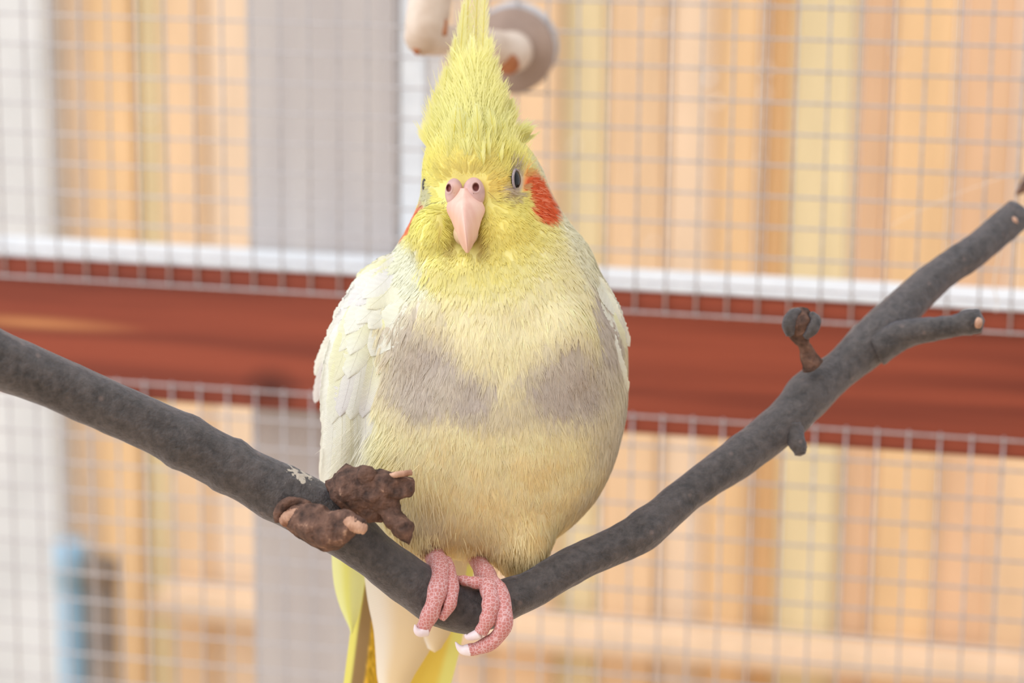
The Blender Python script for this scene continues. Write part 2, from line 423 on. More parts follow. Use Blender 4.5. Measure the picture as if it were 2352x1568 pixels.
def bark_disp(amp):
    def f(p, t, th, r):
        q = Vector(p)
        n = mnoise.fractal(q * 55, 1.0, 2.0, 4) * 0.5 + mnoise.noise(q * 190) * 0.25
        # fine ridges running along the limb
        n += 0.35 * mnoise.noise(Vector((math.cos(th) * 2.4, math.sin(th) * 2.4, t * 26)))
        return n * amp
    return f
keys = np.array([  # u, v, thickness in px, distance
    (-1100, 330, 136, 0.690), (-680, 505, 134, 0.715), (-260, 700, 132, 0.742), (-110, 770, 131, 0.748), (0, 825, 128, 0.753), (200, 910, 120, 0.762), (400, 1003, 122, 0.770), (600, 1110, 128, 0.776),
    (720, 1172, 132, 0.779), (800, 1225, 124, 0.780), (865, 1278, 108, 0.781), (950, 1343, 112, 0.783), (1020, 1384, 114, 0.785), (1085, 1401, 108, 0.787),
    (1150, 1383, 96, 0.790), (1225, 1353, 86, 0.794), (1300, 1306, 88, 0.798), (1380, 1268, 84, 0.803), (1470, 1222, 88, 0.808), (1585, 1130, 84, 0.816), (1700, 1047, 92, 0.824),
    (1800, 968, 96, 0.832), (1866, 900, 104, 0.838), (1935, 843, 92, 0.844), (2010, 776, 104, 0.850), (2080, 702, 88, 0.857), (2150, 636, 78, 0.864), (2240, 574, 74, 0.873), (2338, 494, 72, 0.884)])
kk = catmull(keys, 380)
path = W(kk[:, 0], kk[:, 1], kk[:, 3]); rad = kk[:, 2] / 2 * kk[:, 3] / F
# gentle swellings at knots
for (u0, amt, wd) in ((420, 0.10, 22), (525, 0.07, 14), (640, 0.05, 30), (1480, 0.07, 22), (1860, 0.06, 25), (2040, 0.05, 30)):
    rad = rad * (1 + amt * np.exp(-((kk[:, 0] - u0) / wd) ** 2))
ib = int(np.argmin(path[:, 2])); broot = empty('perch_branch', path[ib] - np.array([0, 0, rad[ib]]))
tag(broot, 'dark grey curved natural branch with knots and stubs, gripped by the cockatiel', 'branch')
V, fc = tube(path, rad, 56, True, bark_disp(0.0009))
# lichen attribute by place on the limb
pc = (V - CAM) @ R; uu = pc[:, 0] / pc[:, 2] * F + CX; vv = pc[:, 1] / pc[:, 2] * F + CY
li = np.exp(-(((uu - 690) / 45) ** 2 + ((vv - 1090) / 42) ** 2)) + 0.7 * np.exp(-(((uu - 775) / 30) ** 2 + ((vv - 1100) / 24) ** 2))
mk('limb', V, fc, M_bark, broot, attrs={'lichen': ('FLOAT', li)})

def rugged_disp(amp):
    def f(p, t, th, r):
        q = Vector(p)
        return amp * (mnoise.fractal(q * 110, 0.8, 2.1, 5) * 0.8 + mnoise.noise(q * 260) * 0.2 + 0.35 - abs(mnoise.noise(q * 120)) * 1.1 + mnoise.noise(q * 60) * 0.6)
    return f
def stub(name, pts, mat, parent, n=40, seg=28, amp=0.0007, n2=1):
    """pts: u, v, diameter px, distance"""
    k = catmull(np.array(pts, float), n)
    P = W(k[:, 0], k[:, 1], k[:, 3]); r = np.maximum(k[:, 2], 2) / 2 * k[:, 3] / F
    V, fc = tube(P, r, seg, True, (rugged_disp(amp * 1.25) if mat is M_brownbark else bark_disp(amp)) if amp else None)
    return mk(name, V, fc, mat, parent)
# twigs and buds towards the fork
t1 = stub('twig_stub', [(2010, 800, 84, 0.846), (2070, 770, 70, 0.845), (2130, 757, 58, 0.843), (2190, 748, 50, 0.842), (2222, 740, 62, 0.841), (2252, 737, 58, 0.840)], M_bark, broot)
stub('cut_end', [(2245, 741, 26, 0.8362), (2251, 742, 24, 0.8356)], M_cut, t1, n=4, amp=0)
t2 = stub('bud_twig', [(1868, 840, 44, 0.830), (1852, 808, 34, 0.828), (1840, 780, 40, 0.827), (1835, 752, 70, 0.826), (1842, 728, 74, 0.826), (1852, 712, 34, 0.826)], M_brownbark, broot, amp=0.0011)
stub('bud_scale', [(1815, 770, 20, 0.8225), (1812, 745, 34, 0.822), (1822, 722, 28, 0.8225), (1838, 712, 12, 0.823)], M_bark, t2, n=16, seg=14)
stub('bud_scale', [(1850, 775, 14, 0.8225), (1866, 755, 28, 0.8225), (1872, 735, 26, 0.823), (1862, 718, 10, 0.823)], M_bark, t2, n=16, seg=14)
stub('bud', [(1815, 985, 60, 0.829), (1828, 1012, 38, 0.827), (1835, 1028, 34, 0.8265), (1838, 1044, 20, 0.8262)], M_bark, broot, n=20, amp=0.0009)
stub('cut_end', [(2328, 508, 24, 0.8775), (2334, 504, 20, 0.8768)], M_cut, broot, n=4, amp=0.0004)
# pale stub with a bark collar on the near side of the limb
t3 = stub('tan_stub', [(672, 1165, 64, 0.772), (690, 1190, 78, 0.768), (722, 1208, 104, 0.764), (752, 1215, 100, 0.761), (785, 1206, 66, 0.759), (815, 1203, 42, 0.757), (836, 1210, 30, 0.756)], M_brownbark, broot, n=60, amp=0.0012)
th = np.linspace(-0.2, math.pi * 1.15, 26)
ring = [(668 + 44 * math.cos(math.pi + t) * 1.0 + 14, 1186 - 40 * math.sin(t) * 1.0 + 4, 18 + 4 * math.sin(3 * t), 0.7665 - 0.001 * math.sin(t)) for t in th]
stub('bark_collar', ring, M_brownbark, t3, n=60, seg=14, amp=0.0007)
stub('bare_wood', [(650, 1200, 24, 0.7655), (664, 1190, 36, 0.7645), (682, 1180, 30, 0.7635), (700, 1172, 14, 0.7630)], M_tanwood, t3, n=30, seg=18, amp=0.0010)
stub('bare_wood', [(782, 1192, 26, 0.7575), (802, 1200, 36, 0.7562), (822, 1208, 34, 0.7555), (840, 1216, 22, 0.7550)], M_tanwood, t3, n=30, seg=18, amp=0.0010)
# peeling forked bark stub in front of the belly
t4 = stub('bark_stub', [(772, 1122, 66, 0.777), (805, 1122, 96, 0.773), (845, 1122, 96, 0.770), (885, 1120, 84, 0.768), (918, 1112, 68, 0.767), (946, 1106, 44, 0.766)], M_brownbark, broot, n=60, amp=0.0020)
stub('bark_lump', [(838, 1112, 44, 0.767), (845, 1090, 46, 0.766), (852, 1076, 34, 0.766)], M_brownbark, t4, n=18, amp=0.0012)
stub('bark_prong', [(872, 1130, 72, 0.768), (895, 1165, 62, 0.767), (915, 1198, 52, 0.766), (930, 1225, 46, 0.765), (938, 1248, 22, 0.765)], M_brownbark, t4, n=50, amp=0.0015)
stub('bark_flap', [(790, 1140, 50, 0.774), (830, 1160, 46, 0.771), (862, 1176, 40, 0.769), (884, 1190, 16, 0.769)], M_brownbark, t4, n=40, amp=0.0012)
stub('bare_wood', [(890, 1094, 8, 0.7640), (915, 1089, 12, 0.7640), (946, 1085, 10, 0.7640)], M_tanwood, t4, n=20, seg=12, amp=0.0005)

# twig and cobweb threads at the border, by the mesh
tw = stub('dry_twig', [(2680, 60, 46, 0.990), (2560, 200, 44, 0.974), (2440, 330, 38, 0.955), (2395, 385, 34, 0.950), (2352, 428, 26, 0.948), (2334, 446, 12, 0.947)], M_brownbark, None, n=24, seg=12)
tag(tw, 'dark broken twig end poking in above the tip of the branch', 'twig')
M_web = mat_noise('cobweb', (225, 222, 220), (240, 238, 236), scale=400, rough=0.8)
def thread(pts, px, label):
    k = catmull(np.array(pts, float), 40); P = W(k[:, 0], k[:, 1], k[:, 2])
    V, fc = tube(P, px * 0.95 / F, 6); return tag(mk('cobweb_thread', V, fc, M_web), label, 'cobweb')
thread([(2318, 470, 0.93), (2300, 560, 0.95), (2284, 650, 0.97), (2290, 690, 0.98), (2287, 716, 0.98)], 1.6, 'thin cobweb thread hanging below the tip of the branch')
thread([(2345, 395, 0.945), (2250, 425, 0.95), (2150, 465, 0.96), (2040, 520, 0.975)], 0.5, 'thin cobweb thread strung sideways from the dry twig')

# ================================================================== natural wood perch bolted to the mesh
M_perch = mat_noise('peeled_perch_wood', (190, 168, 150), (226, 212, 200), scale=70, rough=0.7, bump=0.3, detail=5, lo=0.3, hi=0.7, bdist=0.0008)
M_knot = mat_noise('knot_wood', (140, 80, 48), (176, 116, 80), scale=120, rough=0.7)
M_washer = mat_noise('dark_wood_washer', (148, 128, 118), (170, 150, 140), scale=60, rough=0.6)
M_zinc = mat_noise('zinc_washer', (205, 208, 216), (226, 228, 234), scale=80, rough=0.45)
def disc(name, u, v, rpx, off0, off1, mat, parent):
    a, z = onplane(u, v, off0); r = rpx * np.linalg.norm(PP(a, z, off0) - CAM) / F
    th = np.linspace(0, 2 * math.pi, 56, endpoint=False); V = []
    prof = [(0.0005, off0), (r - 0.0008, off0), (r, off0 + 0.0008), (r, off1 - 0.0008), (r - 0.0008, off1), (0.0005, off1)]
    for rr, of in prof:
        for t in th: V.append(PP(a + rr * math.cos(t), z + rr * math.sin(t), of))
    return mk(name, np.array(V), grid_faces(len(prof), 56, True), mat, parent)
aw, zw = onplane(1180, 115, -0.004)
proot = empty('wooden_perch', PP(aw, zw, -0.004))
tag(proot, 'peeled natural wood perch held to the mesh by a round brown washer, above the bird', 'perch')
disc('washer', 1172, 118, 98, -0.0095, -0.0025, M_washer, proot)
disc('backing_washer', 1184, 104, 99, 0.0015, 0.0035, M_zinc, proot)
pd = 1.035
stub('perch_arm', [(1178, 118, 92, 1.018), (1172, 120, 96, 1.000), (1160, 118, 92, 0.985), (1110, 100, 70, 0.968), (1050, 92, 62, 0.952), (1000, 88, 80, 0.940), (975, 80, 92, 0.933)], M_perch, proot, n=60, amp=0.0005)
pa = stub('perch_stick', [(1010, -120, 92, 0.930), (1000, -60, 94, 0.929), (988, 0, 100, 0.928), (980, 60, 98, 0.927), (974, 96, 92, 0.927), (970, 118, 62, 0.927)], M_perch, proot, n=40, amp=0.0006)
stub('knot', [(1166, 144, 58, 0.9785), (1163, 150, 52, 0.9770)], M_knot, proot, n=5, seg=18, amp=0.0003)
stub('knot', [(962, 116, 26, 0.9240), (952, 112, 18, 0.9235)], M_knot, pa, n=6, seg=14, amp=0.0002)
stub('knot', [(1022, 45, 14, 0.9240), (1020, 80, 16, 0.9235)], M_knot, pa, n=6, seg=14, amp=0.0002)

# ================================================================== the cockatiel
bird_base = B((1075, 1340, -240))
bird = empty('cockatiel', bird_base)
tag(bird, 'pale yellow cockatiel with orange cheeks and tall crest perched on the dark branch', 'bird')

def loft(table, m=72, n=90, power=2.15):
    T = np.array(table, float)
    vs_ = np.linspace(T[0, 0], T[-1, 0], n)
    X = np.stack([np.interp(vs_, T[:, 0], T[:, k]) for k in range(5)], -1)
    ker = np.array([1, 2, 3, 2, 1.0]); ker /= ker.sum()
    for k in range(1, 5):
        e = np.pad(X[:, k], 2, mode='edge'); sm = np.convolve(e, ker, 'valid'); sm[0] = X[0, k]; sm[-1] = X[-1, k]; X[:, k] = sm
    th = np.linspace(0, 2 * math.pi, m, endpoint=False)
    c = np.sign(np.cos(th)) * np.abs(np.cos(th)) ** (2 / power); s = np.sign(np.sin(th)) * np.abs(np.sin(th)) ** (2 / power)
    V = np.zeros((n, m, 3))
    V[..., 0] = ((X[:, 1] + X[:, 2]) / 2)[:, None] + ((X[:, 2] - X[:, 1]) / 2)[:, None] * c
    V[..., 1] = X[:, 0:1]
    V[..., 2] = ((X[:, 3] + X[:, 4]) / 2)[:, None] + ((X[:, 4] - X[:, 3]) / 2)[:, None] * s
    V = V.reshape(-1, 3); k = len(V)
    V = np.vstack([V, V[:m].mean(0), V[k - m:k].mean(0)])
    fc = [tuple(f) for f in grid_faces(n, m, True)]
    for j in range(m):
        fc.append((k, (j + 1) % m, j)); fc.append((k + 1, k - m + j, k - m + (j + 1) % m))
    return V, fc
def ellipsoid(c, r, seg=32):
    V = []; n = 18
    for i in range(n):
        ph = math.pi * (i + 0.5) / n
        for j in range(seg):
            t = 2 * math.pi * j / seg
            V.append((c[0] + r[0] * math.sin(ph) * math.cos(t), c[1] + r[1] * math.cos(ph), c[2] + r[2] * math.sin(ph) * math.sin(t)))
    k = len(V); V += [(c[0], c[1] + r[1], c[2]), (c[0], c[1] - r[1], c[2])]
    fc = [tuple(f) for f in grid_faces(n, seg, True)]
    for j in range(seg):
        fc.append((k, (j + 1) % seg, j)); b = (n - 1) * seg; fc.append((k + 1, b + j, b + (j + 1) % seg))
    return np.array(V), fc

TRUNK = [(283, 1050, 1110, -110, 20), (300, 1003, 1162, -150, 70), (320, 986, 1194, -178, 110), (350, 977, 1221, -198, 140), (380, 972, 1241, -208, 160),
         (410, 971, 1252, -214, 172), (440, 970, 1262, -218, 180), (470, 963, 1279, -222, 186), (500, 950, 1297, -226, 195), (530, 934, 1321, -232, 205),
         (560, 916, 1349, -238, 220), (590, 900, 1364, -246, 235), (620, 886, 1374, -258, 250), (660, 866, 1390, -274, 262), (700, 847, 1406, -286, 275),
         (750, 828, 1422, -297, 285), (800, 814, 1432, -304, 292), (850, 804, 1438, -308, 296), (900, 799, 1440, -310, 298), (950, 795, 1437, -308, 296),
         (1000, 795, 1426, -300, 290), (1050, 799, 1413, -288, 280), (1100, 807, 1394, -270, 265), (1150, 824, 1366, -246, 245), (1200, 852, 1320, -215, 215),
         (1230, 888, 1284, -190, 190), (1255, 932, 1242, -160, 155), (1270, 980, 1198, -130, 120), (1282, 1045, 1140, -90, 80)]
WING_L = [(588, 880, 925, -60, 120), (620, 838, 940, -112, 160), (660, 810, 950, -150, 190), (700, 786, 950, -176, 210), (750, 766, 945, -190, 220), (800, 752, 938, -196, 225),
          (850, 743, 926, -196, 230), (900, 738, 912, -188, 230), (950, 738, 892, -176, 230), (1000, 741, 874, -160, 230), (1050, 741, 860, -140, 230), (1100, 743, 850, -120, 220),
          (1150, 747, 840, -100, 200), (1210, 760, 822, -60, 180)]
WING_R = [(625, 1340, 1376, -60, 130), (660, 1350, 1398, -90, 170), (700, 1360, 1418, -105, 200), (750, 1370, 1433, -110, 220), (800, 1375, 1438, -100, 230), (860, 1380, 1439, -80, 230), (950, 1375, 1430, -50, 220), (1080, 1340, 1392, 0, 200)]
LOBES = [ellipsoid((992, 545, -172), (54, 72, 66)), ellipsoid((1158, 548, -172), (84, 82, 68)), ellipsoid((1076, 630, -205), (120, 56, 60)),
         ellipsoid((1085, 372, -140), (92, 70, 76)), ellipsoid((1192, 1202, -108), (84, 130, 92)), ellipsoid((968, 1190, -135), (80, 82, 78)),
         ellipsoid((1000, 800, -210), (110, 150, 80)), ellipsoid((1250, 810, -205), (120, 150, 85))]
Vs, Fs, k = [], [], 0
for V, fc in [loft(TRUNK, 88, 130), loft(WING_L), loft(WING_R)] + LOBES:
    Vs.append(V); Fs += [tuple(i + k for i in f) for f in fc]; k += len(V)
raw = np.vstack(Vs)
me = bpy.data.meshes.new('raw_body'); me.from_pydata((raw / 100).tolist(), [], Fs); me.update()
bm = bmesh.new(); bm.from_mesh(me); bmesh.ops.recalc_face_normals(bm, faces=bm.faces[:]); bm.to_mesh(me); bm.free()
tmp = bpy.data.objects.new('raw_body', me); col.objects.link(tmp)
md = tmp.modifiers.new('r', 'REMESH'); md.mode = 'VOXEL'; md.voxel_size = 0.065
md = tmp.modifiers.new('s', 'SMOOTH'); md.factor = 0.5; md.iterations = 22
dg = bpy.context.evaluated_depsgraph_get()
ev = tmp.evaluated_get(dg).to_mesh()
nv = len(ev.vertices); BV = np.zeros(nv * 3, np.float32); ev.vertices.foreach_get('co', BV); BV = BV.reshape(-1, 3).astype(float) * 100
BF = [tuple(p.vertices) for p in ev.polygons]
tmp.evaluated_get(dg).to_mesh_clear(); bpy.data.objects.remove(tmp); bpy.data.meshes.remove(me)

# carve: a hollow for the lower bill, eye hollows, soft lumps of plumage
def gauss(p, c, s):
    return np.exp(-sum(((p[:, i] - c[i]) / s[i]) ** 2 for i in range(3)))
front = BV[:, 2] < 0
BV[:, 2] += 34 * gauss(BV, (1072, 535, -240), (30, 42, 80)) + 16 * gauss(BV, (1068, 470, -225), (42, 40, 60))
nz = np.array([mnoise.noise(Vector((p[0] / 85, p[1] / 60, p[2] / 85))) for p in BV])
nmask = sstep(640, 760, BV[:, 1]) * sstep(880, 940, BV[:, 0])
BV[:, 2] += np.where(front, nz * 9 * nmask, 0)
BT = BVHTree.FromPolygons([Vector(p) for p in BV], BF)
# vertex normals
quads = np.array([f if len(f) == 4 else f + (f[-1],) for f in BF])
fn = np.cross(BV[quads[:, 2]] - BV[quads[:, 0]], BV[quads[:, 3]] - BV[quads[:, 1]])
BN = np.zeros_like(BV)
for k in range(4): np.add.at(BN, quads[:, k], fn)
BN /= np.linalg.norm(BN, axis=1)[:, None] + 1e-9
cen = BV.mean(0)
if ((BV - cen) * BN).sum() < 0: BN = -BN; FLIP = -1
else: FLIP = 1

def el(p, cu, cv, ru, rv, soft=0.35, ang=0.0):
    du, dv = p[:, 0] - cu, p[:, 1] - cv
    a = math.radians(ang); x = du * math.cos(a) + dv * math.sin(a); y = -du * math.sin(a) + dv * math.cos(a)
    q = np.sqrt((x / ru) ** 2 + (y / rv) ** 2)
    return 1 - sstep(1 - soft, 1 + soft, q)
def nfield(p, sc, seed=0.0):
    return np.array([mnoise.noise(Vector((a / sc + seed, b / sc, c / sc))) for a, b, c in p])
def plumage_colour(p, detail=True):
    """albedo of the feathers, in bird coordinates"""
    p = np.asarray(p, float).reshape(-1, 3); u, v, wz = p[:, 0], p[:, 1], p[:, 2]
    C = np.tile(lin((251, 243, 207)), (len(p), 1))
    def mixin(mask, c):
        nonlocal C
        C = C * (1 - mask[:, None]) + lin(c) * mask[:, None]
    fr = sstep(60, -40, wz)
    mixin(sstep(900, 1150, v) * 0.6, (251, 235, 192))                                   # belly
    mixin(sstep(940, 820, u) * sstep(820, 960, v) * 0.7, (240, 243, 210))              # greenish flank
    mixin(sstep(600, 700, v) * sstep(900, 820, u), (246, 244, 234))                    # wing ground
    mixin(sstep(1380, 1440, u) * sstep(640, 700, v) * 0.6, (240, 234, 220))
    mixin((wz > 60) * sstep(500, 640, v), (238, 236, 226))                             # back
    mixin(np.clip(nfield(p, 42, 8.3) * 1.6, 0, 1) * sstep(860, 1000, v) * sstep(900, 980, u) * 0.55, (248, 222, 158))   # warmer feather tips
    # breast bar, broken in the middle
    nb = nfield(p, 60, 3.1) * 0.20 + 0.0
    gm = np.maximum.reduce([el(p, 985, 800, 92, 92, 0.45), el(p, 1075, 835, 66, 62, 0.5), 0.45 * el(p, 1150, 880, 80, 40, 0.6), el(p, 1300, 822, 112, 84, 0.45),
                            el(p, 1378, 690, 30, 130, 0.5, -6), 0.55 * el(p, 1410, 930, 60, 110, 0.6), 0.45 * el(p, 1380, 1110, 50, 70, 0.7), 0.9 * el(p, 935, 720, 42, 60, 0.5), 0.35 * el(p, 985, 1150, 60, 50, 0.7), 0.6 * el(p, 890, 640, 26, 60, 0.6, 40)])
    mixin(np.clip(gm * (0.86 + nb), 0, 1) * fr, (212, 201, 194))
    # head
    hm = el(p, 1085, 445, 196, 162, 0.42)
    mixin(hm, (244, 238, 152))
    mixin(el(p, 1085, 590, 190, 70, 0.5) * 0.45, (244, 238, 160))
    mixin(el(p, 1160, 545, 110, 80, 0.5) * 0.75 * hm, (244, 230, 136))
    mixin(el(p, 990, 555, 75, 75, 0.5) * 0.6 * hm, (245, 239, 146))
    mixin(el(p, 1090, 400, 80, 50, 0.6) * 0.5, (243, 224, 136))                         # warm forehead
    mixin(el(p, 1150, 430, 60, 22, 0.6) * 0.7, (242, 216, 122))
    mixin(np.clip(sstep(1204, 1240, u - (v - 380) * 0.42) , 0, 1) * sstep(330, 380, v) * sstep(660, 600, v), (244, 240, 216))
    mixin(sstep(965, 930, u + (560 - v) * 0.55) * sstep(500, 560, v) * sstep(700, 640, v), (244, 244, 226))
    # orange cheek patches
    ck = el(p, 1234, 450, 56, 25, 0.30, 66)
    ck = np.maximum(ck, el(p, 1246, 474, 32, 27, 0.32, 66)) 
    mixin(ck, (236, 118, 76))
    cl = (1 - sstep(0.8, 1.2, np.sqrt(((v - 500 - (wz + 70) * 0.25) / 38) ** 2 + ((wz + 62) / 48) ** 2))) * (u < 975)
    mixin(cl, (244, 160, 120))
    # bare grey skin round the eyes
    mixin(el(p, 1170, 438, 26, 17, 0.6, -30) * 0.75, (192, 176, 174))
    mixin(el(p, 1185, 412, 17, 32, 0.3) * 0.8, (186, 170, 168))
    mixin(el(p, 982, 452, 16, 24, 0.6) * 0.7, (206, 206, 196))
    # darker olive beside the bill; shadow and skin tone painted in round the legs
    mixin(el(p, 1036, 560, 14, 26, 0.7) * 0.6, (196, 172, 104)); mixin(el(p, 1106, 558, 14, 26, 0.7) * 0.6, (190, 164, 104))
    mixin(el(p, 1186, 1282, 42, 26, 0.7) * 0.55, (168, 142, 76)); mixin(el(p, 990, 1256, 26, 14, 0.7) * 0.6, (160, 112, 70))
    return np.clip(C, 0, 1)

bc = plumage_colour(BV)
M_skin = mat_feather('down_layer', 0.10)
fcs = [f[::-1] for f in BF] if FLIP < 0 else BF
mk('body', B(BV), np.array([f if len(f) == 4 else f + (f[-1],) for f in fcs]), M_skin, bird, attrs={'col': ('FLOAT_COLOR', bc)})

def surf(u, v):
    """front surface depth and normal of the body at a pixel, or None"""
    h = BT.ray_cast(Vector((u, v, -900)), Vector((0, 0, 1)))
    if h[0] is None: return None
    n = h[1]
    if n.z > 0: n = -n
    return h[0].z, n
def snap(p):
    h = BT.find_nearest(Vector(p)); n = h[1] * FLIP_N
    return h[0], n
_h = BT.find_nearest(Vector((1120, 900, -600))); FLIP_N = 1 if _h[1].z < 0 else -1

# ---- contour plumage: thousands of small feathers, each a fan of barbs
def flow(p):
    u, v, wz = p
    h = float(1 - sstep(545, 660, v))
    body = np.array([0.55 * (u - 1120) / 320, 1.0, 0.25 if wz > -150 else 0.05])
    hd = np.array([u - 1068, v - 446, wz + 235.0]); L = np.linalg.norm(hd) + 1e-6; hd /= L
    if v > 470: hd = hd + np.array([0, 0.5, 0.1])
    d = h * hd + (1 - h) * body
    return d / np.linalg.norm(d)
tri = np.vstack([quads[:, [0, 1, 2]], quads[:, [0, 2, 3]]])
ar = np.linalg.norm(np.cross(BV[tri[:, 1]] - BV[tri[:, 0]], BV[tri[:, 2]] - BV[tri[:, 0]]), axis=1)
tc_ = BV[tri].mean(1)
def sample_roots(n, wfun):
    wt = ar * wfun(tc_); idx = rng.choice(len(tri), n, p=wt / wt.sum())
    a = rng.random((n, 2)); f = a.sum(1) > 1; a[f] = 1 - a[f]
    t = tri[idx]; return BV[t[:, 0]] + a[:, :1] * (BV[t[:, 1]] - BV[t[:, 0]]) + a[:, 1:] * (BV[t[:, 2]] - BV[t[:, 0]])
def w_body(c):
    m = sstep(575, 625, c[:, 1]) * np.where(c[:, 2] > 90, 0.12, 1.0)
    lw = (c[:, 0] < 905 - 0.22 * np.abs(c[:, 1] - 800)) & (c[:, 1] > 600) & (c[:, 1] < 1260)
    return m * np.where(lw, 0.0, 1.0)
def w_head(c):
    m = (1 - sstep(590, 640, c[:, 1])) * np.where(c[:, 2] > 60, 0.3, 1.0)
    bill = (np.abs(c[:, 0] - 1070) < 34) & (c[:, 1] > 415) & (c[:, 1] < 572) & (c[:, 2] < -120)
    cere = (((c[:, 0] - 1068) / 52) ** 2 + ((c[:, 1] - 442) / 40) ** 2 < 1) & (c[:, 2] < -120)
    eye = (((c[:, 0] - 1187) / 17) ** 2 + ((c[:, 1] - 414) / 30) ** 2 < 1) & (c[:, 2] < 0)
    return m * np.where(bill | cere | eye, 0.0, 1.0)

RIB_V, RIB_C = [], []
def ribbon(P, Nrm, wd, c):
    """P (4,3) points, Nrm facing normal, wd widths, c colour"""
    T = np.gradient(P, axis=0); s = np.cross(T, Nrm); s /= (np.linalg.norm(s, axis=1)[:, None] + 1e-9)
    RIB_V.append(np.stack([P - s * wd[:, None] / 2, P + s * wd[:, None] / 2], 1)[None]); RIB_C.append(np.asarray(c)[None])

def grow(root, L, Wd, nb, lift0, lift1, c, wd0=2.0, jit=0.14, spread=0.13):
    hit, n = snap(root)
    n = np.array(n); d = flow(root); d = d - d.dot(n) * n; d /= np.linalg.norm(d) + 1e-9
    ang = rng.normal(0, spread); b = np.cross(n, d)
    d = d * math.cos(ang) + b * math.sin(ang); b = np.cross(n, d)
    hit = np.array(hit)
    # drape frame: a coarse grid of surface points under the feather
    ga = np.array([0.0, 0.5, 1.0, 1.5]) * L; gb = np.array([-1.0, 0.0, 1.0]) * Wd * 0.7
    G = np.empty((4, 3, 3)); GN = np.empty((4, 3, 3))
    for i in range(4):
        for j in range(3):
            h2, n2 = snap(hit + d * ga[i] + b * gb[j]); G[i, j] = h2; GN[i, j] = n2
    k = np.arange(nb); t = (k + rng.random(nb)) / nb; side = np.where(k % 2 == 0, 1.0, -1.0)
    t0 = 0.02 + 0.78 * t
    ln = Wd * 0.5 * (np.sin(math.pi * np.minimum(1, 0.12 + 0.9 * t)) ** 0.6 + 0.15) * (1 + rng.normal(0, jit, nb))
    a1 = 0.65 - 0.38 * t + rng.normal(0, 0.06, nb)
    q = np.array([0, 0.36, 0.7, 1.0])
    reach = ln / np.maximum(0.25, np.sin(a1)) * 0.62 + L * 0.12
    an = a1[:, None] * (1 - 0.35 * q)
    pa = t0[:, None] * L + np.cos(an) * q * reach[:, None]            # along the feather
    pb = side[:, None] * np.sin(an) * q * reach[:, None]              # across it
    fa = np.clip(pa / (0.5 * L), 0, 2.999); ia = fa.astype(int); fa = (fa - ia)[..., None]
    fb = np.clip((pb + Wd * 0.7) / (Wd * 0.7), 0, 1.999); ib = fb.astype(int); fb = (fb - ib)[..., None]
    def bil(A): return (A[ia, ib] * (1 - fa) + A[ia + 1, ib] * fa) * (1 - fb) + (A[ia, ib + 1] * (1 - fa) + A[ia + 1, ib + 1] * fa) * fb
    P = bil(G); nn = bil(GN); nn /= np.linalg.norm(nn, axis=2, keepdims=True) + 1e-9
    # keep the barb's own place across and along (the grid is draped, so add the part lost to clipping)
    f = np.clip(pa / (L * 1.1), 0, 1.3)
    lift = lift0 + (lift1 - lift0) * f - (np.abs(pb) / (Wd * 0.6)) ** 2 * lift1 * 0.25
    P = P + nn * lift[..., None]
    T = np.gradient(P, axis=1); sd_ = np.cross(T, nn); sd_ /= np.linalg.norm(sd_, axis=2, keepdims=True) + 1e-9
    wd = wd0 * np.array([0.9, 1.0, 0.8, 0.2])[None, :, None]
    RIB_V.append(np.stack([P - sd_ * wd / 2, P + sd_ * wd / 2], 2))
    cc_ = np.broadcast_to(c, (nb, 3)) * (1 + rng.normal(0, 0.05, (nb, 1)))
    RIB_C.append(cc_)
    return hit

rb = sample_roots(4700, w_body)
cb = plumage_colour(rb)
for p, c in zip(rb, cb):
    k = 1 + rng.normal(0, 0.02); big = float(sstep(620, 760, p[1]))
    vis = p[2] < 60
    grow(p, 40 + 36 * big + rng.normal(0, 5), 34 + 24 * big, 52 if vis else 18, 0.3, (2.2 + 1.6 * big) + 1.4 * rng.random(), np.clip(c * k, 0, 1), 1.9 if vis else 5)
rh = sample_roots(4600, w_head)
chh = plumage_colour(rh)
for p, c in zip(rh, chh):
    k = 1 + rng.normal(0, 0.02); up = float(1 - sstep(350, 400, p[1]))
    grow(p, 22 + 10 * up + rng.normal(0, 2), 16, 20, 0.3, 2.4 + 1.2 * rng.random(), np.clip(c * k, 0, 1), 1.5)
# ragged wisps: flank by the wing, thighs, edge of the bill, ear coverts
def wisps(n, cu, cv, su, sv, L, d, lift, wd=1.8, dark=None):
    for _ in range(n):
        u, v = rng.normal(cu, su), rng.normal(cv, sv); s_ = surf(u, v)
        if s_ is None: continue
        p = np.array([u, v, s_[0]]); nn = np.array(s_[1]); c = plumage_colour(p)[0] if dark is None else lin(dark)
        dd = np.array(d, float) + rng.normal(0, 0.16, 3); dd -= dd.dot(nn) * nn * 0.8; dd /= np.linalg.norm(dd)
        l = L * (0.7 + 0.6 * rng.random()); q = np.array([0, 0.35, 0.7, 1.0])
        P = p[None] + dd[None] * (q * l)[:, None] + nn[None] * (lift * q ** 1.2)[:, None] + np.array([0, 1, 0])[None] * (q ** 2 * l * 0.12)[:, None]
        ribbon(P, np.tile(nn, (4, 1)), wd * np.array([1, 1, 0.8, 0.2]), np.clip(c * (1.0 + rng.normal(0, 0.05)), 0, 1))
wisps(700, 868, 1060, 34, 40, 60, (-0.8, 0.75, 0), 7, 1.2)
wisps(300, 940, 1120, 40, 40, 56, (0.1, 1, 0), 6, 1.2)
wisps(700, 1205, 1270, 40, 26, 44, (0.10, 1, 0), 5, 1.4)
wisps(220, 985, 1240, 34, 12, 30, (0.1, 1, 0), 8)
wisps(160, 1100, 1262, 60, 8, 26, (0.0, 1, 0), 8)
wisps(130, 1022, 535, 5, 28, 18, (0.75, 0.6, -0.3), 7, 1.5)
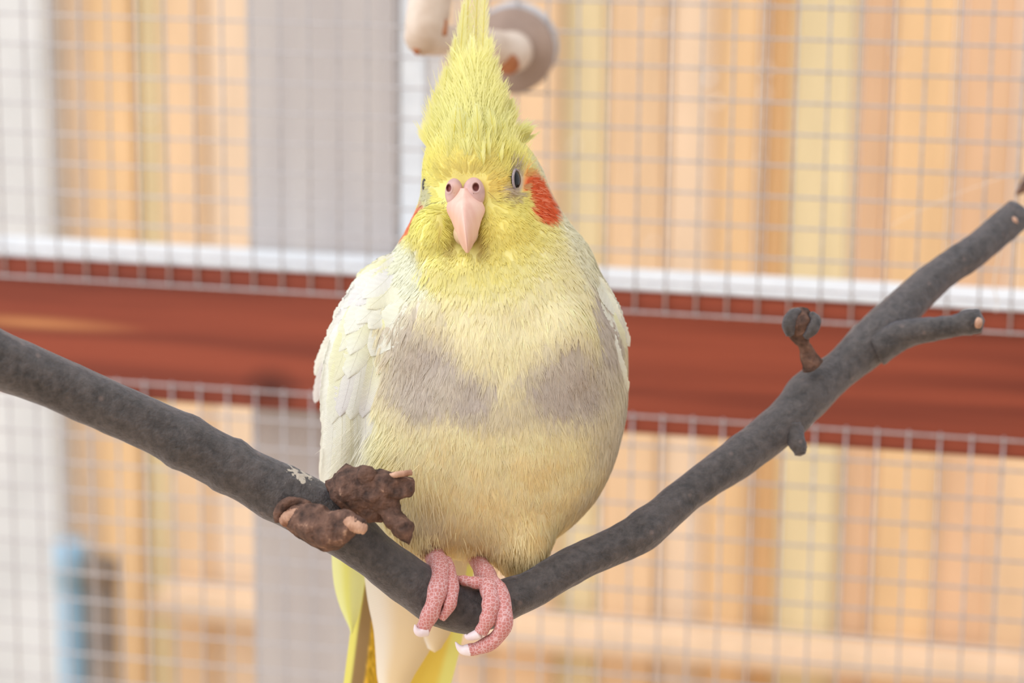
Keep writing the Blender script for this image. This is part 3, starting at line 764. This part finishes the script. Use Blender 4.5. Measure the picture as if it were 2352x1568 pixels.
wisps(130, 1118, 535, 6, 26, 18, (-0.6, 0.8, -0.3), 7, 1.5)
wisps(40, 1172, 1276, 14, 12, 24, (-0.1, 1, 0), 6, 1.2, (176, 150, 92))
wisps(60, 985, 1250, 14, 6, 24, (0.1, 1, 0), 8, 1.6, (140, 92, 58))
wisps(20, 1160, 448, 16, 7, 24, (0.9, 0.45, 0), 4, 0.9, (176, 152, 116))
wisps(16, 1010, 468, 10, 8, 28, (-0.9, 0.5, 0), 7, 0.9, (176, 166, 130))
wisps(60, 1236, 450, 12, 28, 20, (0.9, -0.15, 0), 4, 1.0, (250, 176, 140))

def crest_edge(v):
    vv_ = np.array([0, 60, 100, 150, 200, 240, 290, 330, 380]); return np.interp(v, vv_, [1070, 1062, 1050, 1040, 1028, 1010, 990, 980, 975]), np.interp(v, vv_, [1108, 1112, 1120, 1128, 1156, 1166, 1176, 1196, 1225])
for _ in range(3000):
    v0 = 130 + 275 * rng.random() ** 0.75; l_, r_e = crest_edge(v0); x = 2 * rng.random() - 1; u0 = (l_ + r_e) / 2 + x * (r_e - l_) / 2 * (0.72 + 0.2 * float(sstep(100, 330, v0)))
    wz = -60 - 110 * float(sstep(60, 380, v0)) * (1 - 0.55 * x * x) - 12 * rng.random()
    s_ = surf(u0, v0)
    if s_ is not None: wz = min(wz, s_[0] - 1)
    d = np.array([0.42 * x + rng.normal(0, 0.22) + (1088 - u0) / 400, -1.0, 0.35]); d /= np.linalg.norm(d); l0 = 26 + 26 * rng.random()
    q = np.array([0, 0.35, 0.7, 1.0]); cur = rng.normal(0, 0.10) + 0.10 * x
    P = np.array([u0, v0, wz])[None] + d[None] * (q * l0)[:, None] + np.array([1.0, 0, 0])[None] * (cur * q ** 2 * l0)[:, None]
    f = float(sstep(390, 300, v0)); c = plumage_colour(np.array([[u0, max(v0, 300), wz]]))[0] * (1 - f) + lin((248, 245, 186)) * f
    ribbon(P, np.tile(np.array([0.0, 0.1, -1.0]), (4, 1)), 1.25 * np.array([1, 1, 0.8, 0.25]), np.clip(c * (1 + rng.normal(0, 0.03)), 0, 1))
RV = np.concatenate(RIB_V); nR = len(RV)            # (n,4,2,3)
V = B(RV.reshape(-1, 3))
fidx = np.array([[0, 1, 3, 2], [2, 3, 5, 4], [4, 5, 7, 6]]) if False else np.array([[0, 2, 3, 1], [2, 4, 5, 3], [4, 6, 7, 5]])
fcs = (np.arange(len(RV))[:, None, None] * 8 + fidx[None]).reshape(-1, 4)
cc = np.repeat(np.clip(np.concatenate(RIB_C), 0, 1), 8, axis=0)
pl = mk('plumage', V, fcs, M_plume, bird, attrs={'col': ('FLOAT_COLOR', cc)}); pl['kind'] = 'stuff'

# ---- long vaned feathers
def profile(t, kind):
    if kind == 'covert':
        return np.where(t < 0.55, 0.25 + 0.75 * np.sin(math.pi / 2 * t / 0.55), np.sqrt(np.clip(1 - ((t - 0.55) / 0.452) ** 2, 0, 1)))
    return np.where(t < 0.8, 0.75 + 0.25 * np.sin(math.pi / 2 * t / 0.8), np.sqrt(np.clip(1 - ((t - 0.8) / 0.2015) ** 2, 0, 1)) ** 0.9)
def vane(name, root, tip, width, lift0, lift1, c, ctip=None, kind='covert', bend=0.0, edge=None, parent=None, n=34, m=13):
    root = np.array(root, float); tip = np.array(tip, float); ax = tip - root; L = np.linalg.norm(ax); ax /= L; sd_ = np.array([-ax[1], ax[0]])
    t = np.linspace(0, 1, n); pr = profile(t, kind) * width / 2
    V = np.zeros((n, m, 3)); C = np.zeros((n, m, 3)); Bb = np.zeros((n, m))
    c0 = lin(c); c1 = lin(ctip if ctip is not None else c); rag = rng.normal(0, 1, (n, 2))
    lastw = None; off = rng.random() * 9
    for i in range(n):
        cen2 = root + ax * L * t[i] + sd_ * bend * math.sin(math.pi * t[i])
        sc = surf(*cen2); lastw = sc[0] if sc is not None else ((lastw + 4) if lastw is not None else 20.0)
        for j in range(m):
            x = -1 + 2 * j / (m - 1)
            r_ = (rag[i, 0 if x < 0 else 1] * 0.9) if abs(x) > 0.8 and i > 4 else 0
            q = cen2 + sd_ * (x * pr[i] + np.sign(x) * r_) - ax * (abs(x) ** 1.5) * pr[i] * 0.45
            s_ = surf(*q)
            if s_ is not None:
                wz, nn = s_; p3 = np.array([q[0], q[1], wz]) + np.array(nn) * (lift0 + (lift1 - lift0) * t[i] ** 1.3 - 5.0 * max(0.0, 1 - t[i] / 0.2))
            else:
                h2, n2 = snap((q[0], q[1], (lastw if lastw is not None else 0.0))); p3 = np.array([q[0], q[1], h2[2]])
            p3[2] = min(p3[2], lastw + 0.8 * abs(x) * pr[i] + 3)
            p3[2] += (x * x) * 3.0
            V[i, j] = p3
            cc_ = c0 * (1 - t[i]) + c1 * t[i]
            if edge is not None: cc_ = cc_ * (1 - abs(x) ** 3) + lin(edge) * abs(x) ** 3
            C[i, j] = cc_ * (1 + 0.03 * math.sin(9 * (t[i] * L / 20 - abs(x) * 1.3) + off))
            Bb[i, j] = (t[i] * L - abs(x) * pr[i] * 1.2) * 1.6
    # relax the drape so that feathers stay smooth sheets
    for _ in range(3):
        Z = V[..., 2].copy(); Z[1:-1] = (V[:-2, :, 2] + 2 * V[1:-1, :, 2] + V[2:, :, 2]) / 4
        Z2 = Z.copy(); Z2[:, 1:-1] = (Z[:, :-2] + 2 * Z[:, 1:-1] + Z[:, 2:]) / 4; V[..., 2] = Z2
    o = mk(name, B(V.reshape(-1, 3)), grid_faces(n, m), M_vane, parent or bird, attrs={'col': ('FLOAT_COLOR', np.clip(C.reshape(-1, 3), 0, 1)), 'barb': ('FLOAT', Bb.ravel())})
    # shaft
    k = m // 2; sp = V[:int(n * 0.93), k].copy(); sp[:, 2] -= 0.3
    tv, tf = tube(B(sp), np.linspace(0.7, 0.3, len(sp)) * S, 6)
    mk('shaft', tv, tf, M_vane, o, attrs={'col': ('FLOAT_COLOR', np.tile(c1, (len(tv), 1))), 'barb': ('FLOAT', np.zeros(len(tv)))})
    return o
WHITE = (246, 246, 238); CREAM = (244, 242, 222); LIL = (238, 235, 236); PALEY = (240, 238, 190)
# primaries and secondaries first (lowest), coverts shingled on top of them
wl = [
 # root, tip, width, colour, tip colour, kind, level
 ((770, 880), (752, 1150), 44, WHITE, WHITE, 'flight', 0), ((785, 880), (778, 1160), 42, WHITE, CREAM, 'flight', 1), ((800, 880), (800, 1165), 40, CREAM, CREAM, 'flight', 2),
 ((815, 880), (820, 1160), 38, WHITE, CREAM, 'flight', 3), ((835, 880), (838, 1110), 40, CREAM, LIL, 'flight', 4), ((752, 860), (742, 1110), 30, WHITE, WHITE, 'flight', 1),
 ((742, 835), (724, 925), 26, LIL, LIL, 'covert', 1),
 ((762, 800), (748, 976), 46, WHITE, WHITE, 'covert', 4), ((790, 790), (766, 972), 52, WHITE, WHITE, 'covert', 5), ((820, 770), (784, 955), 62, WHITE, LIL, 'covert', 6),
 ((868, 780), (834, 958), 66, CREAM, LIL, 'covert', 7), ((838, 780), (806, 962), 58, WHITE, WHITE, 'covert', 6),
 ((772, 745), (724, 862), 34, WHITE, WHITE, 'covert', 6), ((785, 735), (746, 878), 44, WHITE, WHITE, 'covert', 8),
 ((812, 725), (768, 882), 54, WHITE, CREAM, 'covert', 9), ((842, 725), (802, 868), 58, CREAM, WHITE, 'covert', 9), ((905, 720), (872, 860), 66, PALEY, CREAM, 'covert', 8),
 ((800, 700), (752, 778), 38, LIL, WHITE, 'covert', 10), ((820, 690), (776, 815), 46, WHITE, WHITE, 'covert', 11), ((850, 690), (808, 815), 54, CREAM, WHITE, 'covert', 11),
 ((930, 700), (852, 818), 80, CREAM, WHITE, 'covert', 12), ((828, 660), (766, 742), 40, LIL, WHITE, 'covert', 12), ((852, 665), (800, 770), 50, WHITE, WHITE, 'covert', 13),
 ((935, 668), (848, 756), 66, CREAM, WHITE, 'covert', 14), ((880, 665), (824, 746), 54, CREAM, WHITE, 'covert', 14),
 ((850, 640), (784, 712), 38, LIL, WHITE, 'covert', 14), ((880, 632), (806, 706), 46, WHITE, LIL, 'covert', 15), ((915, 645), (846, 712), 56, CREAM, CREAM, 'covert', 16),
 ((900, 612), (800, 676), 36, LIL, WHITE, 'covert', 16), ((908, 620), (838, 690), 46, LIL, WHITE, 'covert', 17), ((905, 592), (808, 662), 30, PALEY, WHITE, 'covert', 17), ((915, 580), (818, 636), 30, LIL, PALEY, 'covert', 17),
]
for (r0, t0, wd_, c_, ct_, kd, lv) in wl:
    vane('wing_feather', r0, t0, wd_, 0.8 + 0.14 * lv, 3.2 + 0.36 * lv, (PALEY if (kd == 'covert' and lv in (5, 7, 9, 11)) else c_), ct_, kd, bend=rng.normal(-3, 2))
for (r0, t0, wd_, c_, ct_, kd, lv) in [((1400, 760), (1438, 905), 34, WHITE, CREAM, 'flight', 0), ((1385, 690), (1437, 806), 34, PALEY, CREAM, 'covert', 2), ((1378, 655), (1446, 796), 40, CREAM, WHITE, 'covert', 5), ((1368, 632), (1432, 742), 36, CREAM, WHITE, 'covert', 7)]:
    vane('wing_feather', r0, t0, wd_, 0.8 + 0.3 * lv, 3.5 + 0.6 * lv, c_, ct_, kd, bend=4)

# ---- tail and long wing tip hanging behind the branch: rows of (v, left, right, w)
def strip_feather(name, rows, colour_fn, n=70, m=25, curl=14):
    Rw = np.array(rows, float); vs_ = np.linspace(Rw[0, 0], Rw[-1, 0], n)
    X = np.stack([np.interp(vs_, Rw[:, 0], Rw[:, k]) for k in range(4)], -1)
    for k in (1, 2, 3):
        e = np.pad(X[:, k], 3, mode='edge'); X[:, k] = np.convolve(e, np.ones(7) / 7, 'valid')
    x = np.linspace(0, 1, m); V = np.zeros((n, m, 3))
    V[..., 0] = X[:, 1:2] + (X[:, 2:3] - X[:, 1:2]) * x; V[..., 1] = X[:, 0:1]; V[..., 2] = X[:, 3:4] + curl * (2 * x - 1) ** 2
    V[..., 1] -= 10 * np.abs(2 * x - 1)
    P = V.reshape(-1, 3); t = np.repeat(np.linspace(0, 1, n), m); xx = np.tile(x, n)
    C = np.array([colour_fn(a, b, p) for a, b, p in zip(t, xx, P)])
    o = mk(name, B(P), grid_faces(n, m), M_vane, bird, attrs={'col': ('FLOAT_COLOR', np.clip(C, 0, 1)), 'barb': ('FLOAT', (P[:, 1] - np.abs(xx - 0.5) * 60) * 1.2)})
    return o
def mixl(a, b, f): return lin(a) * (1 - f) + lin(b) * f
def c_lime(t, x, p): return mixl((240, 244, 176), (236, 236, 130), math.exp(-((x - 0.42) / 0.16) ** 2) * 0.8) * (1.0) 
def c_cream(t, x, p):
    c = mixl((250, 246, 238), (246, 228, 196), float(sstep(0.1, 0.4, x)))
    return c * (1 - 0.3 * float(sstep(0.5, 1, x)) * 0.5)
def c_dark(t, x, p):
    if x < 0.14: return lin((236, 232, 128))
    nz_ = mnoise.fractal(Vector((p[0] / 9, p[1] / 9, 0)), 1.0, 2.0, 3)
    if x < 0.46: return mixl((236, 232, 128), (156, 130, 92), float(sstep(0.14, 0.22, x)))
    return mixl((156, 130, 92), mixl((214, 178, 62), (130, 92, 34), 0.5 + 0.9 * nz_) ** (1 / 1.0) if False else (206, 168, 60), float(sstep(0.46, 0.54, x))) * (1 + 0.65 * nz_)
def c_yel(t, x, p): return mixl((240, 214, 100), (240, 238, 140), float(sstep(0.72, 0.86, x)))
strip_feather('tail_feather', [(1240, 880, 960, 150), (1321, 829, 900, 170), (1397, 816, 896, 185), (1456, 805, 896, 195), (1565, 791, 884, 215), (1700, 772, 850, 240), (1850, 756, 815, 262), (1930, 770, 790, 270)], c_dark)
strip_feather('tail_feather', [(1240, 960, 1100, 140), (1400, 940, 1078, 165), (1468, 922, 1064, 178), (1510, 905, 1054, 186), (1570, 886, 1039, 195), (1700, 852, 1005, 220), (1880, 842, 955, 250), (1950, 880, 910, 255)], c_yel)
strip_feather('tail_feather', [(1200, 900, 1040, 60), (1260, 950, 1080, 80), (1400, 930, 1060, 110), (1470, 960, 1032, 120), (1498, 985, 1012, 124)], c_cream)
strip_feather('tail_feather', [(1200, 860, 1040, 60), (1260, 838, 1060, 80), (1330, 836, 1055, 95), (1400, 846, 1040, 108), (1450, 858, 1015, 118), (1500, 862, 990, 128), (1570, 866, 945, 142), (1640, 884, 920, 152), (1665, 895, 905, 155)], c_cream)
strip_feather('wing_feather', [(1120, 770, 850, 60), (1200, 762, 842, 90), (1265, 761, 842, 110), (1320, 763, 840, 124), (1360, 768, 836, 132), (1400, 779, 829, 140), (1430, 792, 822, 146), (1450, 802, 814, 150), (1458, 806, 809, 151)], c_lime)

# ---- crest
def crest(base, mid, tip, width, tone=0.0, nb=120, curlside=0.0):
    n = 40; K = catmull(np.array([base, mid, tip], float), n)
    T = np.gradient(K, axis=0); T /= np.linalg.norm(T, axis=1)[:, None]
    nrm = np.array([rng.normal(0, 0.25), 0.15, -1.0]); nrm /= np.linalg.norm(nrm)
    Vv, Cc = [], []
    c0 = np.array(lin((247, 243, 172))) * (1 + tone); c1 = np.array(lin((247, 246, 202))) * (1 + tone)
    Ltot = np.linalg.norm(np.diff(K, axis=0), axis=1).sum()
    for k in range(2 * nb):
        t = 0.06 + 0.94 * ((k // 2) + rng.random() * 0.8) / nb; side = 1 if k % 2 else -1
        x = min(t, 0.999) * (n - 1); i = int(x); p = K[i] + (K[min(i + 1, n - 1)] - K[i]) * (x - i); d = T[i]
        b = np.cross(nrm, d); b /= np.linalg.norm(b)
        ln = width / 2 * min(1, 0.2 + 2.6 * t) * (max(0, 1 - t) ** 0.75 * 0.9 + 0.07) * (1 + rng.normal(0, 0.2))
        a1 = 0.60 - 0.24 * t + rng.normal(0, 0.06); reach = ln / math.sin(a1)
        q = np.array([0, 0.35, 0.7, 1.0])
        an = a1 * (1 - 0.22 * q)
        P = p + (d[None] * np.cos(an)[:, None] + side * b[None] * np.sin(an)[:, None]) * (q * reach)[:, None] + nrm * (-(q ** 2) * ln * 0.10)[:, None]
        s_ = np.cross(np.gradient(P, axis=0), nrm); s_ /= np.linalg.norm(s_, axis=1)[:, None]
        wd = 1.9 * np.array([1, 1, 0.75, 0.22])
        Vv.append(np.stack([P - s_ * wd[:, None] / 2, P + s_ * wd[:, None] / 2], 1)); cc_ = (c0 * (1 - t) + c1 * t) * (1 + rng.normal(0, 0.03))
        Cc.append(np.stack([cc_ * (1 - 0.0 * z) + (lin((246, 246, 214)) - cc_) * 0.35 * z for z in np.repeat(q, 2)]))
    Vv = np.concatenate([a.reshape(-1, 3) for a in Vv]); nr = len(Vv) // 8
    fcs = (np.arange(nr)[:, None, None] * 8 + fidx[None]).reshape(-1, 4)
    o = mk('crest_feather', B(Vv), fcs, M_crest, bird, attrs={'col': ('FLOAT_COLOR', np.clip(np.concatenate(Cc), 0, 1))})
    tv, tf = tube(B(K), np.linspace(1.5, 0.5, n) * S, 6)
    mk('shaft', tv, tf, M_plume, o, attrs={'col': ('FLOAT_COLOR', np.tile(lin((238, 226, 120)), (len(tv), 1)))})
    return o
CREST = [ # base, mid, tip, width, tone   (back ones first)
 ((1090, 330, -60), (1092, 120, -10), (1100, -110, 30), 60, 0), ((1075, 335, -70), (1072, 130, -25), (1078, -95, 10), 56, 0.0), ((1110, 335, -60), (1108, 150, -20), (1116, -60, 20), 50, 0),
 ((1120, 340, -70), (1118, 190, -40), (1123, 92, -20), 60, 0), ((1060, 340, -80), (1056, 170, -45), (1066, 10, -20), 58, 0.02), ((1045, 345, -85), (1038, 220, -60), (1046, 90, -40), 60, 0.02),
 ((1130, 345, -80), (1132, 240, -60), (1136, 140, -45), 64, 0), ((1028, 350, -90), (1018, 250, -75), (1026, 160, -60), 60, 0.03), ((1145, 350, -85), (1148, 270, -75), (1156, 196, -60), 60, 0),
 ((1012, 350, -85), (1000, 280, -80), (1006, 215, -66), 54, 0.04), ((1160, 345, -80), (1172, 315, -80), (1214, 290, -70), 52, 0.02), ((1165, 330, -70), (1170, 280, -66), (1172, 232, -50), 46, 0),
 ((1180, 352, -70), (1195, 330, -66), (1216, 312, -60), 40, 0.02),
 ((1085, 355, -130), (1080, 230, -95), (1084, 90, -60), 70, 0), ((1065, 360, -140), (1058, 262, -110), (1060, 150, -75), 64, 0.02), ((1105, 360, -140), (1106, 262, -112), (1110, 160, -80), 66, -0.02),
 ((1040, 365, -140), (1030, 290, -120), (1032, 210, -95), 62, 0.03), ((1125, 365, -135), (1130, 295, -120), (1136, 220, -95), 64, -0.02), ((1018, 365, -130), (1005, 305, -118), (1002, 250, -100), 56, 0.04),
 ((1145, 368, -130), (1152, 318, -118), (1160, 262, -100), 56, -0.02), ((1000, 362, -110), (986, 322, -104), (984, 286, -92), 44, 0.04),
 ((1085, 372, -165), (1084, 300, -145), (1086, 215, -110), 66, -0.02), ((1055, 375, -165), (1048, 312, -148), (1048, 245, -118), 60, 0.0), ((1115, 375, -160), (1118, 315, -146), (1122, 250, -118), 60, -0.03),
]
for a, b_, c_, w_, tn in CREST: crest(a, b_, c_, w_ * 1.28, tn)
# short forehead plumes that lead up into the crest
for i in range(34):
    u = 998 + 176 * rng.random(); v0 = 330 + 66 * rng.random(); l0 = 55 + 55 * rng.random()
    s_ = surf(u, v0)
    if s_ is None: continue
    x = u + (1088 - u) * 0.16 + rng.normal(0, 5)
    s2 = surf(u + (x - u) * 0.5, max(318, v0 - l0 * 0.5)); w2 = (s2[0] if s2 else s_[0] + 30)
    crest((u, v0, s_[0] + 3), (u + (x - u) * 0.5, v0 - l0 * 0.5, w2 - 4), (x, v0 - l0, w2 + 42 + rng.normal(0, 8)), 40, 0, nb=56)

# ---- bill
M_bill = mat_noise('pink_horn', (226, 178, 164), (236, 196, 182), scale=120, rough=0.38, spec=0.5, stretch=(2, 2, 0.6))
M_lowbill = mat_noise('pale_horn', (200, 170, 138), (218, 190, 160), scale=160, rough=0.5, spec=0.4)
rows = [(432, 1052, 1082, 1066, -230, -244), (444, 1042, 1092, 1066, -232, -256), (458, 1032, 1104, 1065, -233, -268), (470, 1026, 1111, 1064, -232, -284), (482, 1025, 1115, 1064, -228, -292), (492, 1029, 1112, 1065, -230, -298),
        (505, 1036, 1106, 1066, -236, -304), (520, 1042, 1102, 1068, -242, -308), (535, 1047, 1098, 1070, -246, -309), (548, 1052, 1094, 1072, -250, -307), (560, 1057, 1088, 1073, -254, -303), (570, 1062, 1083, 1074, -258, -297), (577, 1067, 1079, 1074, -264, -290), (580, 1071, 1076, 1074, -270, -282)]
Rw = np.array(rows, float); n = 60; vs_ = np.linspace(Rw[0, 0], Rw[-1, 0], n); X = np.stack([np.interp(vs_, Rw[:, 0], Rw[:, k]) for k in range(6)], -1)
for k in range(1, 6):
    e = np.pad(X[:, k], 2, mode='edge'); X[:, k] = np.convolve(e, np.ones(5) / 5, 'valid')
V = []
m = 44
for r_i in X:
    v_, xl, xr, xm, wb, wf = r_i
    for j in range(m):
        a = 2 * math.pi * j / m
        s_ = math.cos(a); x = xm + (xr - xm) * s_ if s_ > 0 else xm + (xm - xl) * s_
        if math.sin(a) >= 0: wz = wb + (wf - wb) * (1 - abs(s_) ** 1.2)
        else: wz = wb + 10 * (-math.sin(a))
        V.append((x, v_, wz))
V = np.array(V); k = len(V); V = np.vstack([V, V[:m].mean(0), V[k - m:].mean(0) + [0, 1.5, 0]])
fc = [tuple(f) for f in grid_faces(n, m, True)] + [(k, (j + 1) % m, j) for j in range(m)] + [(k + 1, k - m + j, k - m + (j + 1) % m) for j in range(m)]
mk('upper_bill', B(V), fc, M_bill, bird)
V, fc = ellipsoid((1070, 536, -230), (29, 30, 32)); mk('lower_bill', B(V), fc, M_lowbill, bird)
# cere: two fleshy lobes with open nostrils
def mat_cere():
    m, nt, out = new_mat('cere_skin'); N = nt.nodes; L = nt.links
    at = N.new('ShaderNodeAttribute'); at.attribute_name = 'col'; b = N.new('ShaderNodeBsdfPrincipled'); b.inputs['Roughness'].default_value = 0.55
    L.new(at.outputs['Color'], b.inputs['Base Color']); L.new(b.outputs[0], out.inputs['Surface']); return m
M_cere = mat_cere()
def cere(c, r, nost, nr, depth):
    n, seg = 60, 80; V = []
    for i in range(n):
        ph = math.pi * (i + 0.5) / n
        for j in range(seg):
            t = 2 * math.pi * j / seg
            V.append((c[0] + r[0] * math.sin(ph) * math.cos(t), c[1] + r[1] * math.sin(ph) * math.sin(t), c[2] - r[2] * math.cos(ph)))
    V = np.array(V); q = np.sqrt(((V[:, 0] - nost[0]) / nr[0]) ** 2 + ((V[:, 1] - nost[1]) / nr[1]) ** 2); f = V[:, 2] < c[2]
    hole = (1 - sstep(0.75, 1.1, q)) * f
    rim = np.exp(-((q - 1.25) / 0.25) ** 2) * f
    V[:, 2] += hole * depth - rim * 1.2
    nn = nfield(V, 14, 2.0)[:, None]
    C = lin((200, 163, 158)) * (1 + 0.25 * nn); C = C * (1 - 0.35 * el(V, 1050, 438, 12, 16, 0.6)[:, None]) + lin((222, 168, 120)) * 0.35 * el(V, 1050, 438, 12, 16, 0.6)[:, None]
    dk = (1 - sstep(0.7, 1.0, q)) * f
    C = C * (1 - dk[:, None]) + lin((128, 66, 64)) * dk[:, None]
    return mk('cere', B(V), grid_faces(n, seg, True), M_cere, bird, attrs={'col': ('FLOAT_COLOR', np.clip(C, 0, 1))})
cere((1043, 443, -224), (21, 34, 20), (1031, 432), (6.2, 9.5), 13)
cere((1088, 444, -224), (26, 37, 22), (1093, 430), (8.0, 10.0), 14)

# ---- eyes
M_eye = mat_noise('dark_eye', (12, 10, 12), (20, 17, 19), scale=300, rough=0.05, spec=0.22)
M_lid = mat_noise('eyelid_skin', (134, 122, 126), (170, 158, 160), scale=900, rough=0.7, bump=0.4, bdist=0.0002)
def eye(u, v, side, r=23, sink=2.0):
    s_ = surf(u, v); c = np.array([u, v, s_[0]]); nn = np.array(s_[1])
    nn = np.array([0.93 * side, -0.05, -0.36]); nn /= np.linalg.norm(nn)
    up = np.array([0, 1.0, 0]); a = np.cross(up, nn); a /= np.linalg.norm(a); b = np.cross(nn, a)
    cen_ = c - nn * sink
    e, fc = ellipsoid((0, 0, 0), (1, 1, 1)); P = cen_ + e[:, :1] * a * r * 0.95 + e[:, 1:2] * b * r + e[:, 2:] * nn * r * 0.40
    o = mk('eye', B(P), fc, M_eye, bird)
    tt = np.linspace(0, 2 * math.pi, 49)[:-1]; ring = [cen_ + nn * 1 + a * math.cos(t) * r * 0.92 + b * math.sin(t) * r * 1.02 for t in tt]
    V = []
    for i, t in enumerate(tt):
        ra = a * math.cos(t) + b * math.sin(t)
        for s2 in np.linspace(0, 2 * math.pi, 12, endpoint=False): V.append(ring[i] + (ra * math.cos(s2) + nn * math.sin(s2)) * 3.0)
    f2 = [((i * 12 + j), (i * 12 + (j + 1) % 12), (((i + 1) % 48) * 12 + (j + 1) % 12), (((i + 1) % 48) * 12 + j)) for i in range(48) for j in range(12)]
    mk('eyelid', B(np.array(V)), f2, M_lid, o)
eye(1187, 413, 1, 23); eye(976, 424, -1, 20, 3.6)

# ---- legs and feet
def mat_foot():
    m, nt, out = new_mat('pink_scaled_skin'); N = nt.nodes; L = nt.links
    b = N.new('ShaderNodeBsdfPrincipled'); b.inputs['Roughness'].default_value = 0.6; b.inputs['Specular IOR Level'].default_value = 0.3
    tc = N.new('ShaderNodeTexCoord'); mp = N.new('ShaderNodeMapping'); L.new(tc.outputs['Object'], mp.inputs['Vector']); mp.inputs['Scale'].default_value = (1, 1, 1.15)
    vo = N.new('ShaderNodeTexVoronoi'); vo.feature = 'DISTANCE_TO_EDGE'; vo.inputs['Scale'].default_value = 820; vo.inputs['Randomness'].default_value = 0.65
    L.new(mp.outputs['Vector'], vo.inputs['Vector'])
    cr = N.new('ShaderNodeValToRGB'); e = cr.color_ramp.elements; e[0].position = 0.02; e[0].color = rgba((216, 176, 178)); e[1].position = 0.13; e[1].color = rgba((192, 124, 120))
    L.new(vo.outputs['Distance'], cr.inputs['Fac']); L.new(cr.outputs['Color'], b.inputs['Base Color'])
    bp = N.new('ShaderNodeBump'); bp.inputs['Strength'].default_value = 0.6; bp.inputs['Distance'].default_value = 0.0004
    c2 = N.new('ShaderNodeMath'); c2.operation = 'MINIMUM'; c2.inputs[1].default_value = 0.22; L.new(vo.outputs['Distance'], c2.inputs[0]); L.new(c2.outputs[0], bp.inputs['Height'])
    L.new(bp.outputs['Normal'], b.inputs['Normal']); L.new(b.outputs['BSDF'], out.inputs['Surface']); return m
M_foot = mat_foot()
M_claw = mat_noise('pale_claw', (222, 204, 210), (238, 226, 230), scale=200, rough=0.35, spec=0.5)
def limb(name, pts, mat, parent, n=48, seg=24, wob=0.07):
    k = catmull(np.array(pts, float), n); r = k[:, 3] * (1 + wob * np.sin(np.linspace(0, 1, n) * 21))
    P = B(k[:, :3]); V, fc = tube(P, np.maximum(r * (0.80 if mat is M_foot else 1.1), 0.6) * S, seg)
    return mk(name, V, fc, mat, parent)
f1_ = limb('foot', [(992, 1200, 0, 26), (992, 1240, -50, 26), (999, 1278, -165, 27), (1011, 1304, -250, 28)], M_foot, bird)
ta = limb('toe', [(1006, 1285, -225, 26), (1012, 1318, -285, 27), (1004, 1360, -322, 26), (992, 1400, -330, 24), (978, 1430, -322, 22), (970, 1447, -312, 18)], M_foot, f1_)
limb('toe', [(1022, 1290, -225, 20), (1036, 1328, -286, 19), (1038, 1366, -318, 18), (1030, 1396, -322, 16), (1013, 1420, -318, 11)], M_foot, f1_)
limb('claw', [(976, 1446, -318, 14), (964, 1451, -326, 10), (956, 1446, -330, 6), (953, 1434, -330, 1.5)], M_claw, f1_, n=20, seg=14, wob=0)
limb('toe', [(1000, 1290, -215, 22), (990, 1312, -190, 20), (985, 1345, -170, 16), (980, 1380, -172, 10)], M_foot, f1_)
f2_ = limb('foot', [(1082, 1225, 0, 24), (1092, 1272, -70, 25), (1114, 1318, -195, 28), (1136, 1356, -272, 30)], M_foot, bird)
limb('toe', [(1128, 1342, -262, 20), (1095, 1338, -270, 17), (1066, 1333, -266, 14), (1042, 1330, -254, 11)], M_foot, f2_)
limb('toe', [(1122, 1345, -270, 25), (1128, 1385, -318, 25), (1120, 1422, -328, 22), (1104, 1452, -322, 17)], M_foot, f2_)
limb('toe', [(1142, 1350, -262, 25), (1156, 1395, -314, 25), (1156, 1438, -324, 23), (1134, 1470, -312, 21), (1098, 1488, -296, 19), (1074, 1492, -288, 15)], M_foot, f2_)
limb('claw', [(1102, 1454, -320, 11), (1086, 1460, -316, 9), (1074, 1462, -312, 6), (1068, 1457, -310, 2)], M_claw, f2_, n=18, seg=14, wob=0)
limb('claw', [(1080, 1492, -290, 13), (1064, 1492, -292, 10), (1054, 1486, -294, 6), (1046, 1474, -294, 1.5)], M_claw, f2_, n=18, seg=14, wob=0)
